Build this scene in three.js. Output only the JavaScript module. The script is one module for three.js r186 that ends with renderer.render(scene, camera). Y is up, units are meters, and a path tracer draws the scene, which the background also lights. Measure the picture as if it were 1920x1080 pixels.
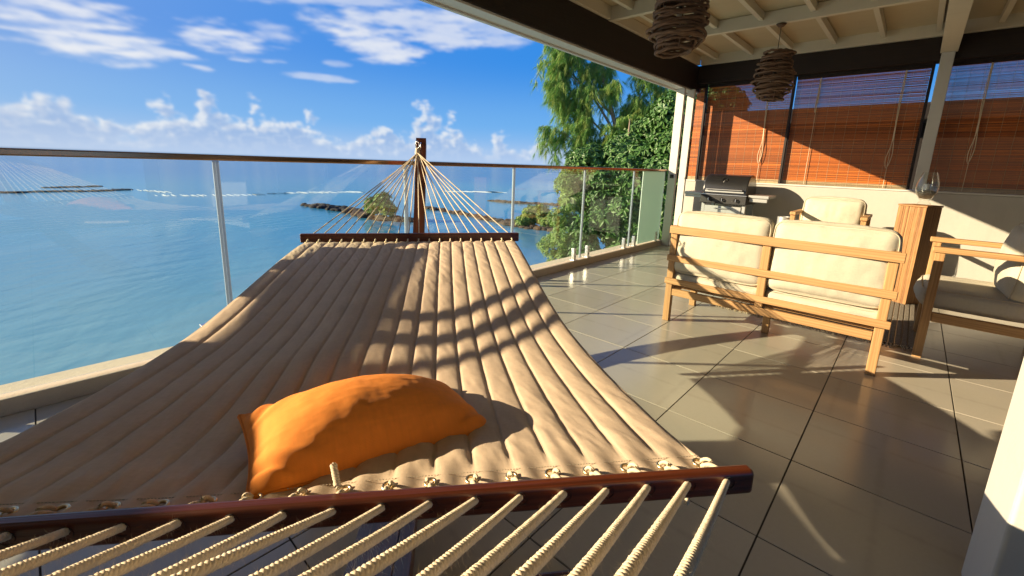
import * as THREE from 'three';
import { RoundedBoxGeometry } from 'three/addons/geometries/RoundedBoxGeometry.js';
import { mergeGeometries } from 'three/addons/utils/BufferGeometryUtils.js';

// ---------------------------------------------------------------- camera, sky, sun, exposure
// World notes: metres, y up. In this script places are given as (X right along the tile rows, Y up, Z away along the rail); three's z is -Z.
const V = (x, y, Z) => new THREE.Vector3(x, y, -Z);
const scene = new THREE.Scene();
const camera = new THREE.PerspectiveCamera(67.07, 1920 / 1080, 0.02, 30000);
camera.position.copy(V(0.22873, 1.32535, -2.85366));
camera.up.copy(V(-0.16075, 0.97865, 0.1281));
camera.lookAt(camera.position.clone().add(V(-0.6586, -0.20303, 0.72458)));
camera.setViewOffset(1920, 1080, -1.1, 62.9, 1920, 1080);

const renderer = new THREE.WebGLRenderer({ antialias: true });
renderer.setSize(1024, 576);
renderer.toneMapping = THREE.LinearToneMapping;
renderer.toneMappingExposure = 2.25;
renderer.shadowMap.enabled = true;

const SUN = V(-1, 0.462, -0.945).normalize();          // towards the sun
const sun = new THREE.DirectionalLight(new THREE.Color(1, 0.81, 0.54), 5.0);
sun.position.copy(SUN.clone().multiplyScalar(40));
sun.target.position.set(0, 0, 0);
sun.castShadow = true; sun.shadow.radius = 0.65;
sun.shadow.mapSize.set(4096, 4096);
Object.assign(sun.shadow.camera, { left: -14, right: 14, top: 14, bottom: -14, near: 1, far: 90 });
scene.add(sun, sun.target);

// ---- noise
let seed = 7;
const rnd = () => { seed = (seed + 0x6d2b79f5) | 0; let t = Math.imul(seed ^ (seed >>> 15), 1 | seed); t = (t + Math.imul(t ^ (t >>> 7), 61 | t)) ^ t; return ((t ^ (t >>> 14)) >>> 0) / 4294967296; };
const rr = (a, b) => a + (b - a) * rnd();
const reseed = (s) => { seed = s; };
const hash = (x, y, s) => { let h = Math.imul(x, 374761393) ^ Math.imul(y, 668265263) ^ Math.imul(s, 1442695041); h = Math.imul(h ^ (h >>> 13), 1274126177); return ((h ^ (h >>> 16)) >>> 0) / 4294967296; };
function vnoise(x, y, s = 0) {
  const xi = Math.floor(x), yi = Math.floor(y), fx = x - xi, fy = y - yi, u = fx * fx * (3 - 2 * fx), v = fy * fy * (3 - 2 * fy);
  const a = hash(xi, yi, s), b = hash(xi + 1, yi, s), c = hash(xi, yi + 1, s), d = hash(xi + 1, yi + 1, s);
  return a + (b - a) * u + (c - a) * v + (a - b - c + d) * u * v;
}
function fbm(x, y, o = 4, s = 0) { let a = 0.5, t = 0, n = 0; for (let i = 0; i < o; i++) { t += a * vnoise(x, y, s + i * 17); n += a; a *= 0.5; x = x * 2.03 + 5.1; y = y * 2.03 + 1.7; } return t / n; }
const sm = (a, b, x) => { const t = Math.min(1, Math.max(0, (x - a) / (b - a))); return t * t * (3 - 2 * t); };
const mix = (a, b, t) => a + (b - a) * t;
const mix3 = (a, b, t) => [mix(a[0], b[0], t), mix(a[1], b[1], t), mix(a[2], b[2], t)];
const lin = (hex) => { const c = new THREE.Color(hex); return [c.r, c.g, c.b]; };

// ---- the sky: clear tropical blue, high streaks, a bank of cumulus on the horizon (air and clouds only)
function makeSky() {
  const W = 2048, H = 1024, data = new Float32Array(W * H * 4), K = 1 / 2.25;
  const top = lin('#0d5fc4'), mid = lin('#2a8ce8'), low = lin('#6fb2f0'), hor = lin('#a9c8ee'), warm = lin('#f6ead2'), white = lin('#fbfaf6'), shade = lin('#a3b6dc'), veil = lin('#d3ddf3');
  const sunAz = Math.atan2(-1, -0.945) * 180 / Math.PI;
  const bank = [[-180, 3], [-150, 3.4], [-120, 2.8], [-104, 3.4], [-96, 3.6], [-91, 4.1], [-87.5, 4.4], [-85, 3.4], [-83, 2.4], [-81.6, 3.9], [-80, 5.0], [-78.4, 4.8], [-76.8, 5.4], [-74.5, 5.2], [-72, 5.6], [-69.5, 5.2], [-66.5, 4.7], [-64.3, 3.0], [-62.6, 2.2], [-61, 3.3], [-58.4, 3.7], [-56, 4.2], [-54, 4.9], [-52, 4.3], [-50, 4.7], [-48.3, 3.1], [-46, 2.3], [-44.2, 3.3], [-42, 2.0], [-39.2, 2.9], [-36, 2.2], [-30, 2.8], [-20, 3.6], [-8, 2.6], [8, 3.4], [25, 2.8], [45, 3.6], [70, 2.8], [100, 3.4], [140, 2.8], [180, 3]];
  const turrets = [[-88, 5.0, 1.3], [-80.4, 6.2, 0.8], [-76.9, 6.7, 1.05], [-72.2, 6.0, 1.0], [-66.8, 5.4, 0.6], [-59, 4.3, 0.9], [-54.3, 7.3, 1.0], [-53, 5.8, 1.1], [-50.6, 6.3, 1.05], [-44.1, 4.9, 1.0], [-39.2, 3.9, 0.7]];
  const puffs = []; for (const [a, hgt, w] of turrets) { let e = 2.2, k = 0; while (e < hgt - 0.3) { const r = w * (0.95 - 0.4 * (e - 2.2) / (hgt - 2.2 + 0.01)) * (0.8 + 0.4 * hash(k, Math.round(a * 10), 5)); puffs.push([a + (hash(k, Math.round(a * 10), 7) - 0.5) * w * 1.1, Math.min(e, hgt - r), r]); e += 0.42; k++; } }
  const billow = (x, y, sd) => { let a = 0.5, t = 0, n = 0; for (let k = 0; k < 4; k++) { t += a * (1 - Math.abs(2 * vnoise(x, y, sd + k * 13) - 1)); n += a; a *= 0.52; x = x * 2.1 + 3.3; y = y * 2.1 + 1.9; } return t / n; };
  // streaks: az, el, half width, half height, tilt (el per az), density
  const streaks = [[-88.5, 11.6, 8.5, 2.5, -0.16, 1.0], [-80, 9.7, 3.2, 0.35, -0.12, 0.75], [-74.4, 11.7, 4.6, 1.5, -0.06, 0.9], [-70.2, 12.8, 3.0, 1.0, 0.0, 0.6], [-58.8, 13.2, 4.8, 1.9, -0.05, 0.9], [-54.5, 15.2, 9.5, 1.9, 0.02, 0.72], [-47, 15.8, 5, 1.7, -0.12, 0.55], [-66.5, 9.0, 2.5, 0.3, 0.05, 0.5], [-64, 8.8, 2.4, 0.24, 0.03, 0.5], [-77, 8.6, 1.5, 0.22, -0.1, 0.7], [-63.5, 10.6, 1.4, 0.28, 0, 0.35], [-68, 18.5, 22, 2.2, 0.02, 0.55], [-95, 16, 9, 2.2, -0.1, 0.6]];
  for (let j = 0; j < H; j++) {
    const el = ((j + 0.5) / H - 0.5) * 180;
    for (let i = 0; i < W; i++) {
      const p = (j * W + i) * 4;
      if (el < -1) { data[p] = 0.05 * K; data[p + 1] = 0.16 * K; data[p + 2] = 0.3 * K; data[p + 3] = 1; continue; }
      const th = ((i + 0.5) / W - 0.5) * 2 * Math.PI;              // atan2(z3, x3)
      const x3 = Math.cos(th), z3 = Math.sin(th);
      const az = Math.atan2(x3, -z3) * 180 / Math.PI;
      let dA = Math.abs(az - sunAz); if (dA > 180) dA = 360 - dA;
      let c = mix3(hor, low, sm(-0.5, 5, el)); c = mix3(c, mid, sm(3, 13, el)); c = mix3(c, top, sm(11, 48, el));
      const ce = Math.cos(el * Math.PI / 180), cosS = ce * Math.cos(dA * Math.PI / 180) * Math.cos(18.6 * Math.PI / 180) + Math.sin(el * Math.PI / 180) * Math.sin(18.6 * Math.PI / 180);
      const ang = Math.acos(Math.min(1, Math.max(-1, cosS))) * 180 / Math.PI;
      const glow = Math.exp(-ang / 22);
      c = mix3(c, warm, Math.min(0.8, glow * 1.25));
      // high streaky cloud
      let s = 0;
      const nx = fbm(az * 0.11 + el * 0.16, el * 0.75 - az * 0.05, 5, 3), ny = fbm(az * 0.42 + el * 0.5, el * 2.3 - az * 0.2, 4, 9);
      for (const [a, e, w, h, tl, d] of streaks) {
        let da = az - a; if (da > 180) da -= 360; if (da < -180) da += 360;
        const de = el - e - tl * da, q = (da / w) ** 2 + (de / h) ** 2;
        if (q < 2.2) s = Math.max(s, d * sm(1.5, 0.1, q + (0.5 - nx) * 2.2 + (0.5 - ny) * 2.0));
      }
      if (el > 19) s = Math.max(s, 0.5 * sm(0.52, 0.75, fbm(az * 0.05, el * 0.14, 5, 21)) * sm(19, 26, el));
      c = mix3(c, mix3(veil, white, nx * 0.6 + ny * 0.4), Math.min(0.92, s * (0.78 + 0.3 * ny)));
      // cumulus bank
      if (el < 11) {
        const edge = (a0, e0) => {
          let q = 0; while (q < bank.length - 2 && bank[q + 1][0] < a0) q++;
          let t = 0.84 * mix(bank[q][1], bank[q + 1][1], sm(bank[q][0], bank[q + 1][0], a0));
          let h = t * 0.93 - e0; for (const [a, ec, r] of puffs) { const dx = a0 - a; if (dx < 3 && dx > -3) h = Math.max(h, (r - Math.hypot(dx * 0.95, e0 - ec)) * 1.5); }
          return h + (billow(a0 * 0.8 + 0.9 * vnoise(a0 * 0.9, e0 * 0.9, 90), e0 * 0.9, 40) - 0.62) * 1.7 + (fbm(a0 * 0.5, e0 * 0.9, 4, 44) - 0.5) * 2.6;
        };
        const d = edge(az, el);
        const body = sm(-0.15, 0.8, d) * sm(-0.8, 1.1, el);
        if (body > 0) {
          const dl = edge(az - 0.55, el + 0.4);                     // towards the sun, up and to the left
          const lit = sm(0.6, -0.5, dl - d * 0.5) * 0.75 + sm(1.3, 0.1, d) * 0.4;
          const puff = billow(az * 0.9, el * 1.1, 71);
          let k = mix3(shade, white, Math.min(1, lit * (0.35 + 0.8 * puff) + 0.3 * sm(0.62, 0.85, puff)));
          k = mix3(k, warm, 0.25 * glow * 2);
          const fade = 0.78 * sm(-1.5, 3.4, el + puff * 1.1) * (0.6 + 0.4 * lit);
          c = mix3(c, k, body * fade);
        }
      }
      // pale air low down
      c = mix3(c, mix3([0.52, 0.66, 0.9], warm, Math.min(0.6, glow * 1.1)), 0.42 * sm(3.2, -0.4, el));
      data[p] = c[0] * K; data[p + 1] = c[1] * K; data[p + 2] = c[2] * K; data[p + 3] = 1;
    }
  }
  const t = new THREE.DataTexture(data, W, H, THREE.RGBAFormat, THREE.FloatType);
  t.mapping = THREE.EquirectangularReflectionMapping; t.magFilter = THREE.LinearFilter; t.minFilter = THREE.LinearFilter; t.wrapS = THREE.RepeatWrapping; t.needsUpdate = true;
  return t;
}
const sky = makeSky();
scene.background = sky; scene.environment = sky;

// ---------------------------------------------------------------- helpers
const names = new Map();
function numbered(n) { const k = names.get(n) || 0; names.set(n, k + 1); return k ? n + '_' + String(k).padStart(3, '0') : n; }
const origin = new Map();
function tag(o, label, category, group, kind) { if (label) o.userData.label = label; if (category) o.userData.category = category; if (group) o.userData.group = group; if (kind) o.userData.kind = kind; return o; }
function thing(name, label, category, base, group, kind) {
  const o = new THREE.Group(); o.name = numbered(name); o.position.copy(base); scene.add(o); origin.set(o, base.clone());
  return tag(o, label, category, group, kind);
}
function part(name, geos, m, parent, label, stuff) {
  let g = Array.isArray(geos) ? (geos.length === 1 ? geos[0] : mergeGeometries(geos.map(clean), false)) : geos;
  const o = new THREE.Mesh(g, m), at = origin.get(parent) || new THREE.Vector3();
  g.translate(-at.x, -at.y, -at.z);
  o.name = name; o.castShadow = o.receiveShadow = true; if (label) o.userData.label = label; if (stuff) o.userData.kind = 'stuff';
  origin.set(o, at); parent.add(o); return o;
}
function shared(name, g, m, parent, p) { const o = new THREE.Mesh(g, m); o.name = name; o.position.copy(p); o.castShadow = o.receiveShadow = true; parent.add(o); return o; }   // p relative to the parent
function clean(g) { if (g.index) g = g.toNonIndexed(); for (const k of Object.keys(g.attributes)) if (!['position', 'normal', 'uv', 'color'].includes(k)) g.deleteAttribute(k); return g; }
// uv in metres from the faces' own directions; the grain runs along the given axis
function boxUV(g, grain = 'x') {
  g = clean(g); const P = g.attributes.position, N = g.attributes.normal, uv = new Float32Array(P.count * 2), ou = rnd() * 7, ov = rnd() * 7;
  for (let i = 0; i < P.count; i++) {
    const q = { x: P.getX(i), y: P.getY(i), z: P.getZ(i) }, n = { x: Math.abs(N.getX(i)), y: Math.abs(N.getY(i)), z: Math.abs(N.getZ(i)) };
    const others = ['x', 'y', 'z'].filter((a) => a !== grain), across = n[others[0]] > n[others[1]] ? others[1] : others[0];
    uv[2 * i] = q[grain] + ou; uv[2 * i + 1] = q[across] + ov;
  }
  g.setAttribute('uv', new THREE.BufferAttribute(uv, 2)); return g;
}
function bx(x0, x1, y0, y1, Z0, Z1, r = 0.004, grain) {
  const w = Math.abs(x1 - x0), h = Math.abs(y1 - y0), d = Math.abs(Z1 - Z0);
  let g = r > 0 ? new RoundedBoxGeometry(w, h, d, 2, Math.min(r, w / 2.1, h / 2.1, d / 2.1)) : new THREE.BoxGeometry(w, h, d);
  g = boxUV(g, grain || (w >= h && w >= d ? 'x' : h >= d ? 'y' : 'z'));
  return g.translate((x0 + x1) / 2, (y0 + y1) / 2, -(Z0 + Z1) / 2);
}
const UP = new THREE.Vector3(0, 1, 0);
function bar(a, b, w, h, r = 0.004, up = UP) {                       // a board from a to b, h along up, w across
  const d = b.clone().sub(a), L = d.length(), X = d.clone().normalize(), Z = X.clone().cross(up).normalize(), Y = Z.clone().cross(X);
  const g = boxUV(new RoundedBoxGeometry(L, h, w, 2, Math.min(r, w / 2.1, h / 2.1)), 'x');
  return g.applyMatrix4(new THREE.Matrix4().makeBasis(X, Y, Z).setPosition(a.clone().add(b).multiplyScalar(0.5)));
}
function tube(points, r, seg = 8, n, closed = false) {
  const c = new THREE.CatmullRomCurve3(points, closed, 'centripetal');
  return clean(new THREE.TubeGeometry(c, n || Math.max(2, points.length * 4), r, seg, closed));
}
function rod(a, b, r, seg = 10) { return tube([a, b], r, seg, 1); }
function taper(points, radii, seg = 7) {                             // a limb with a radius at each point
  const c = new THREE.CatmullRomCurve3(points, false, 'centripetal'), n = points.length * 3, fr = c.computeFrenetFrames(n, false), pos = [], idx = [], uv = [];
  for (let i = 0; i <= n; i++) {
    const t = i / n, p = c.getPoint(t), k = t * (radii.length - 1), a = Math.min(radii.length - 2, Math.floor(k)), r = mix(radii[a], radii[a + 1], k - a);
    for (let j = 0; j <= seg; j++) { const q = j / seg * Math.PI * 2, v = p.clone().addScaledVector(fr.normals[i], Math.cos(q) * r).addScaledVector(fr.binormals[i], Math.sin(q) * r); pos.push(v.x, v.y, v.z); uv.push(j / seg * 0.4, t * 3); }
  }
  for (let i = 0; i < n; i++) for (let j = 0; j < seg; j++) { const a = i * (seg + 1) + j, b = a + seg + 1; idx.push(a, a + 1, b, b, a + 1, b + 1); }
  const g = new THREE.BufferGeometry(); g.setAttribute('position', new THREE.Float32BufferAttribute(pos, 3)); g.setAttribute('uv', new THREE.Float32BufferAttribute(uv, 2)); g.setIndex(idx); g.computeVertexNormals(); return clean(g);
}
function lathe(pts, p, seg = 32) { const g = new THREE.LatheGeometry(pts.map(([r, y]) => new THREE.Vector2(r, y)), seg); return clean(g).translate(p.x, p.y, p.z); }
// a texture computed pixel by pixel; f(u, v) in 0..1 returns a linear value or colour
function tex(n, m, f, srgb = false, mirror = true) {
  const d = new Uint8Array(n * m * 4), enc = (x) => { x = Math.min(1, Math.max(0, x)); return Math.round(255 * (srgb ? (x <= 0.0031308 ? 12.92 * x : 1.055 * x ** (1 / 2.4) - 0.055) : x)); };
  for (let j = 0; j < m; j++) for (let i = 0; i < n; i++) { const c = f(i / n, j / m), p = (j * n + i) * 4; if (Array.isArray(c)) { d[p] = enc(c[0]); d[p + 1] = enc(c[1]); d[p + 2] = enc(c[2]); } else d[p] = d[p + 1] = d[p + 2] = enc(c); d[p + 3] = 255; }
  const t = new THREE.DataTexture(d, n, m, THREE.RGBAFormat); t.wrapS = t.wrapT = mirror ? THREE.MirroredRepeatWrapping : THREE.RepeatWrapping; t.magFilter = THREE.LinearFilter; t.minFilter = THREE.LinearMipmapLinearFilter; t.generateMipmaps = true; if (srgb) t.colorSpace = THREE.SRGBColorSpace; t.needsUpdate = true; return t;
}
const rep = (t, u, v) => { const c = t.clone(); c.repeat.set(u, v); c.needsUpdate = true; return c; };
const mat = (o) => new THREE.MeshPhysicalMaterial(o);
const rgb = (r, g, b) => new THREE.Color().setRGB(r, g, b);

// ---------------------------------------------------------------- materials
function woodTex(dark, light, s, streak = 1) {
  return tex(512, 512, (u, v) => {
    const w = v + 0.035 * (fbm(u * 3, v * 4, 3, s) - 0.5), a = fbm(u * 2.2, w * 34, 4, s + 5), b = fbm(u * 9, w * 150, 3, s + 9), r = Math.sin((w * 16 + 1.6 * fbm(u * 1.4, v * 3, 3, s + 2)) * 6.28) * 0.5 + 0.5;
    const t = Math.min(1, Math.max(0, 0.15 + streak * (0.6 * (a - 0.3) + 0.35 * (b - 0.3) + 0.22 * r)));
    return mix3(dark, light, t);
  }, true);
}
const woodBump = tex(512, 512, (u, v) => 0.5 * fbm(u * 4, v * 90, 4, 77) + 0.5 * fbm(u * 9, v * 240, 2, 78));
const teakMap = rep(woodTex([0.3, 0.145, 0.048], [0.62, 0.38, 0.165], 11), 1 / 1.1, 1 / 0.28);
const pedMap = rep(woodTex([0.13, 0.045, 0.012], [0.46, 0.24, 0.08], 31, 1.35), 1 / 1.3, 1 / 0.34);
const darkMap = rep(woodTex([0.035, 0.006, 0.002], [0.17, 0.036, 0.009], 51), 1 / 0.9, 1 / 0.22);
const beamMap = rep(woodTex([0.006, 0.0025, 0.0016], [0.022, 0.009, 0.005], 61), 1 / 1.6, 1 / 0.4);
const wb = rep(woodBump, 1 / 0.9, 1 / 0.25);
const M = {};
M.teak = mat({ map: teakMap, bumpMap: wb, bumpScale: 0.0012, roughness: 0.62 });
M.pedestal = mat({ map: pedMap, bumpMap: wb, bumpScale: 0.003, roughness: 0.6 });
M.hamWood = mat({ map: darkMap, bumpMap: wb, bumpScale: 0.0006, roughness: 0.36, clearcoat: 0.12, clearcoatRoughness: 0.2 });
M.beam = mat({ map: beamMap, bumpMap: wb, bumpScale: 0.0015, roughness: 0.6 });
const plaster = tex(512, 512, (u, v) => 0.6 * fbm(u * 14, v * 14, 4, 91) + 0.4 * fbm(u * 90, v * 90, 3, 92));
const paintTone = (r, g, b, s) => rep(tex(256, 256, (u, v) => { const k = 0.93 + 0.1 * fbm(u * 5, v * 5, 5, s) - 0.03 * sm(0.6, 0.75, fbm(u * 22, v * 9, 3, s + 3)); return [r * k, g * k, b * k]; }, true), 1 / 1.7, 1 / 1.7);
M.white = mat({ map: paintTone(0.6, 0.585, 0.54, 101), bumpMap: rep(plaster, 1.4, 1.4), bumpScale: 0.0012, roughness: 0.55 });
M.wall = mat({ map: paintTone(0.47, 0.45, 0.4, 111), bumpMap: rep(plaster, 1, 1), bumpScale: 0.002, roughness: 0.85 });
M.ceiling = mat({ map: paintTone(0.5, 0.41, 0.26, 121), bumpMap: wb, bumpScale: 0.001, roughness: 0.6 });
M.joist = mat({ map: paintTone(0.64, 0.58, 0.45, 131), bumpMap: wb, bumpScale: 0.001, roughness: 0.5 });
const tileTone = (k, s) => rep(tex(256, 256, (u, v) => { const a = k * (0.96 + 0.08 * fbm(u * 4, v * 4, 5, s) + 0.03 * (vnoise(u * 120, v * 120, s) - 0.5)) * (1 - 0.1 * sm(0.035, 0.0, Math.min(u, v, 1 - u, 1 - v) + 0.02 * vnoise(u * 30, v * 30, s))); return [a * 1.07, a * 0.98, a * 0.8]; }, true), 1, 1);
const tileRough = rep(tex(256, 256, (u, v) => 0.17 + 0.04 * fbm(u * 3, v * 3, 3, 151)), 1, 1);
M.tiles = [0.4, 0.375, 0.425].map((k, i) => mat({ map: tileTone(k, 141 + i * 7), roughnessMap: tileRough, roughness: 1, ior: 1.52 }));
M.grout = mat({ color: rgb(0.05, 0.043, 0.036), roughness: 0.95 });
M.kerb = mat({ map: paintTone(0.62, 0.52, 0.38, 161), bumpMap: rep(plaster, 3, 3), bumpScale: 0.002, roughness: 0.8 });
M.steel = mat({ color: rgb(0.72, 0.7, 0.66), metalness: 1, roughness: 0.28 });
M.railCap = mat({ color: rgb(0.4, 0.25, 0.15), metalness: 1, roughness: 0.2 });
M.glass = mat({ color: rgb(0.93, 0.975, 0.965), transmission: 1, thickness: 0, roughness: 0, ior: 1.5 });
M.glassEdge = mat({ color: rgb(0.62, 0.68, 0.74), transmission: 0.55, thickness: 0, roughness: 0.35 });
M.frosted = mat({ color: rgb(0.62, 0.78, 0.7), transmission: 0.45, thickness: 0, roughness: 0.6 });
const weave = tex(256, 256, (u, v) => 0.5 + 0.25 * Math.sin(u * 6.2832 * 64) + 0.25 * Math.sin(v * 6.2832 * 64) + 0.25 * (vnoise(u * 64, v * 64, 171) - 0.5), false, false);
const clothTone = (r, g, b, s, a = 0.12) => rep(tex(512, 512, (u, v) => { const k = 1 - a / 2 + a * fbm(u * 9, v * 9, 5, s) + 0.07 * (vnoise(u * 250, v * 60, s + 1) + vnoise(u * 60, v * 250, s + 2) - 1); return [r * k, g * k, b * k]; }, true), 1.2, 1.2);
M.canvas = mat({ map: clothTone(0.61, 0.465, 0.325, 181, 0.22), bumpMap: rep(weave, 9, 9), bumpScale: 0.0006, roughness: 0.88, sheen: 0.15, sheenRoughness: 0.6 });
M.orange = mat({ map: clothTone(0.9, 0.285, 0.032, 191, 0.08), bumpMap: rep(weave, 14, 14), bumpScale: 0.0005, roughness: 0.85, sheen: 0.12, sheenRoughness: 0.5, sheenColor: rgb(1, 0.55, 0.15) });
M.cream = mat({ map: clothTone(0.53, 0.49, 0.385, 201, 0.08), bumpMap: rep(weave, 10, 10), bumpScale: 0.0006, roughness: 0.9 });
M.piping = mat({ color: rgb(0.5, 0.43, 0.32), roughness: 0.9 });
M.rope = mat({ map: rep(tex(128, 128, (u, v) => { const k = 0.8 + 0.4 * fbm(u * 30, v * 8, 3, 211); return [0.7 * k, 0.59 * k, 0.42 * k]; }, true), 40, 1), roughness: 0.95 });
M.fibre = mat({ color: rgb(0.7, 0.58, 0.4), roughness: 1 });
M.brass = mat({ color: rgb(0.75, 0.6, 0.36), metalness: 1, roughness: 0.35 });
M.vine = mat({ map: rep(tex(128, 64, (u, v) => { const k = 0.6 + 0.8 * fbm(u * 12, v * 6, 4, 221); return [0.16 * k, 0.09 * k, 0.05 * k]; }, true), 3, 1), bumpMap: rep(plaster, 4, 1), bumpScale: 0.002, roughness: 0.75 });
M.black = mat({ color: rgb(0.012, 0.012, 0.013), roughness: 0.28, clearcoat: 0.4, clearcoatRoughness: 0.15 });
M.blackMatt = mat({ color: rgb(0.02, 0.02, 0.021), roughness: 0.6 });
M.grey = mat({ color: rgb(0.42, 0.43, 0.42), metalness: 0.5, roughness: 0.45 });
M.bulb = mat({ color: rgb(0.8, 0.78, 0.72), roughness: 0.3 });
M.bark = mat({ map: rep(tex(256, 256, (u, v) => { const k = 0.55 + 0.8 * fbm(u * 16, v * 5, 5, 231); return [0.26 * k, 0.2 * k, 0.145 * k]; }, true), 1, 1), bumpMap: rep(plaster, 1, 1), bumpScale: 0.01, roughness: 0.95 });
M.rock = mat({ map: rep(tex(256, 256, (u, v) => { const k = 0.4 + 1.1 * fbm(u * 7, v * 7, 5, 241); return [0.02 * k, 0.018 * k, 0.018 * k]; }, true), 0.6, 0.6), bumpMap: rep(plaster, 0.6, 0.6), bumpScale: 0.05, roughness: 0.9 });
M.sandRock = mat({ map: rep(tex(256, 256, (u, v) => { const k = 0.45 + 1.0 * fbm(u * 7, v * 7, 5, 251); return [0.085 * k, 0.06 * k, 0.042 * k]; }, true), 0.6, 0.6), bumpMap: rep(plaster, 0.6, 0.6), bumpScale: 0.05, roughness: 0.95 });
M.earth = mat({ map: rep(tex(256, 256, (u, v) => { const k = 0.5 + 0.9 * fbm(u * 6, v * 6, 5, 261); return [0.09 * k, 0.075 * k, 0.05 * k]; }, true), 0.3, 0.3), roughness: 1 });
const leaf = (r, g, b, tr = 0.35, ro = 0.42) => mat({ color: rgb(r, g, b), roughness: ro, transmission: tr, thickness: 0, side: THREE.DoubleSide });
M.leafDark = leaf(0.05, 0.15, 0.02, 0.25, 0.5); M.leafMid = leaf(0.08, 0.2, 0.026, 0.3, 0.5); M.leafLight = leaf(0.19, 0.33, 0.05, 0.35, 0.6); M.needle = leaf(0.17, 0.36, 0.045, 0.35, 0.7); M.leafYellow = leaf(0.28, 0.38, 0.06, 0.3, 0.7);

// ---------------------------------------------------------------- sea, shore, rocks
const SEA = -4.2;
{
  // rings round the terrace, fine near it, out to the horizon; the tone follows depth and bottom (sand, weed, coral), with painted sun haze at left
  const nA = 420, rad = []; for (let r = 0; r < 12; r += 2) rad.push(r); for (let r = 12; r < 24000; r *= 1.035) rad.push(r);
  const pos = [], col = [], uv = [], idx = [];
  for (let i = 0; i < rad.length; i++) for (let j = 0; j <= nA; j++) {
    const a = j / nA * Math.PI * 2, x = Math.cos(a) * rad[i], Z = Math.sin(a) * rad[i], r = rad[i];
    pos.push(x, SEA, -Z); uv.push(x, Z);
    let c = [0.04, 0.2, 0.37];
    const patch = fbm(x * 0.013 + 3, Z * 0.03, 5, 300), fine = fbm(x * 0.05, Z * 0.11, 4, 310);
    c = mix3(c, [0.09, 0.3, 0.42], sm(0.4, 0.65, patch));
    c = mix3(c, [0.25, 0.38, 0.37], 0.8 * sm(34, 8, r + 8 * fine) );                       // sandy shallows by the wall
    c = mix3(c, [0.035, 0.2, 0.36], 0.45 * sm(0.52, 0.72, fine) * sm(18, 50, r));
    c = mix3(c, [0.012, 0.12, 0.36], sm(60, 180, r));                                       // deep water outside the reef
    c = mix3(c, [0.05, 0.27, 0.36], 0.55 * sm(0.45, 0.7, fbm(x * 0.02 + 9, Z * 0.02, 3, 320)) * sm(120, 60, r) * sm(20, 45, r));
    c = mix3(c, [0.15, 0.34, 0.41], 0.6 * sm(-68, -92, Math.atan2(x, Z) * 180 / Math.PI + 9 * (patch - 0.5)) * sm(160, 60, r) * (x < 0 ? 1 : 0));   // haze of sun glint, painted pale into the water at left
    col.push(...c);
  }
  for (let i = 0; i < rad.length - 1; i++) for (let j = 0; j < nA; j++) { const a = i * (nA + 1) + j, b = a + nA + 1; idx.push(a, a + 1, b, b, a + 1, b + 1); }
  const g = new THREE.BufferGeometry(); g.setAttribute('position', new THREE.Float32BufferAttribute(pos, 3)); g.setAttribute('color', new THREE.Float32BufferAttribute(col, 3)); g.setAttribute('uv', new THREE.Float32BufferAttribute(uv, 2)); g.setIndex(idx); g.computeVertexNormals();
  const N = 1024, S = 34;                                                                    // ripples, 34 m to a tile
  const waves = []; reseed(401);
  for (let k = 0; k < 46; k++) { const L = Math.exp(rr(Math.log(0.45), Math.log(5))), dir = 0.55 + rr(-0.75, 0.75), f = S / L; waves.push([Math.round(Math.cos(dir) * f), Math.round(Math.sin(dir) * f), rr(0, 6.28), L ** 1.05 * rr(0.5, 1)]); }
  const tot = waves.reduce((a, w) => a + w[3], 0);
  const bump = tex(N, N, (u, v) => { let h = 0; const wu = u + 0.012 * Math.sin(6.2832 * (2 * v + u)), wv = v + 0.012 * Math.sin(6.2832 * (3 * u - v)); for (const [a, b, p, A] of waves) { const s = Math.sin(6.2832 * (a * wu + b * wv) + p); h += A * (1 - Math.abs(s)) ; } return h / tot; }, false, false);
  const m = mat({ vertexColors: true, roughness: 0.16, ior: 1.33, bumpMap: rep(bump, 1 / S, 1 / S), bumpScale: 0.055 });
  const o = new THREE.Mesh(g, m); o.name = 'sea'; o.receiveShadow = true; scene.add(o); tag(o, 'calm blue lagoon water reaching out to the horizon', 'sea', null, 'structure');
}
function boulder(s) { const g = new THREE.IcosahedronGeometry(1, 2), P = g.attributes.position; for (let i = 0; i < P.count; i++) { const x = P.getX(i), y = P.getY(i), z = P.getZ(i), k = 0.72 + 0.55 * fbm(x * 1.6 + s, y * 1.6 + z * 1.3 + s * 3, 3, s); P.setXYZ(i, x * k, y * k * 0.75, z * k); } g.computeVertexNormals(); return g; }
const boulders = [1, 2, 3, 4].map((s) => boulder(500 + s));
function spit(label, line, n, size, m, flat = 1) {
  const b = V(line[0][0], SEA, line[0][1]), t = thing('rock_spit', label, 'rocks', b, null, 'structure');
  for (let i = 0; i < n; i++) {
    const k = rnd() * (line.length - 1), a = Math.floor(k), f = k - a, wid = mix(line[a][2], line[a + 1][2], f), s = size * rr(0.5, 1.25);
    const p = V(mix(line[a][0], line[a + 1][0], f) + rr(-1, 1) * wid, SEA + s * 0.12 * flat, mix(line[a][1], line[a + 1][1], f) + rr(-1, 1) * wid);
    const o = shared('boulder', boulders[i % 4], m, t, p.sub(b)); o.scale.set(s * rr(0.8, 1.5), s * rr(0.6, 1) * flat, s * rr(0.8, 1.4)); o.rotation.set(rr(-0.2, 0.2), rr(0, 6.28), rr(-0.2, 0.2));
  }
  return t;
}
reseed(510);
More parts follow.
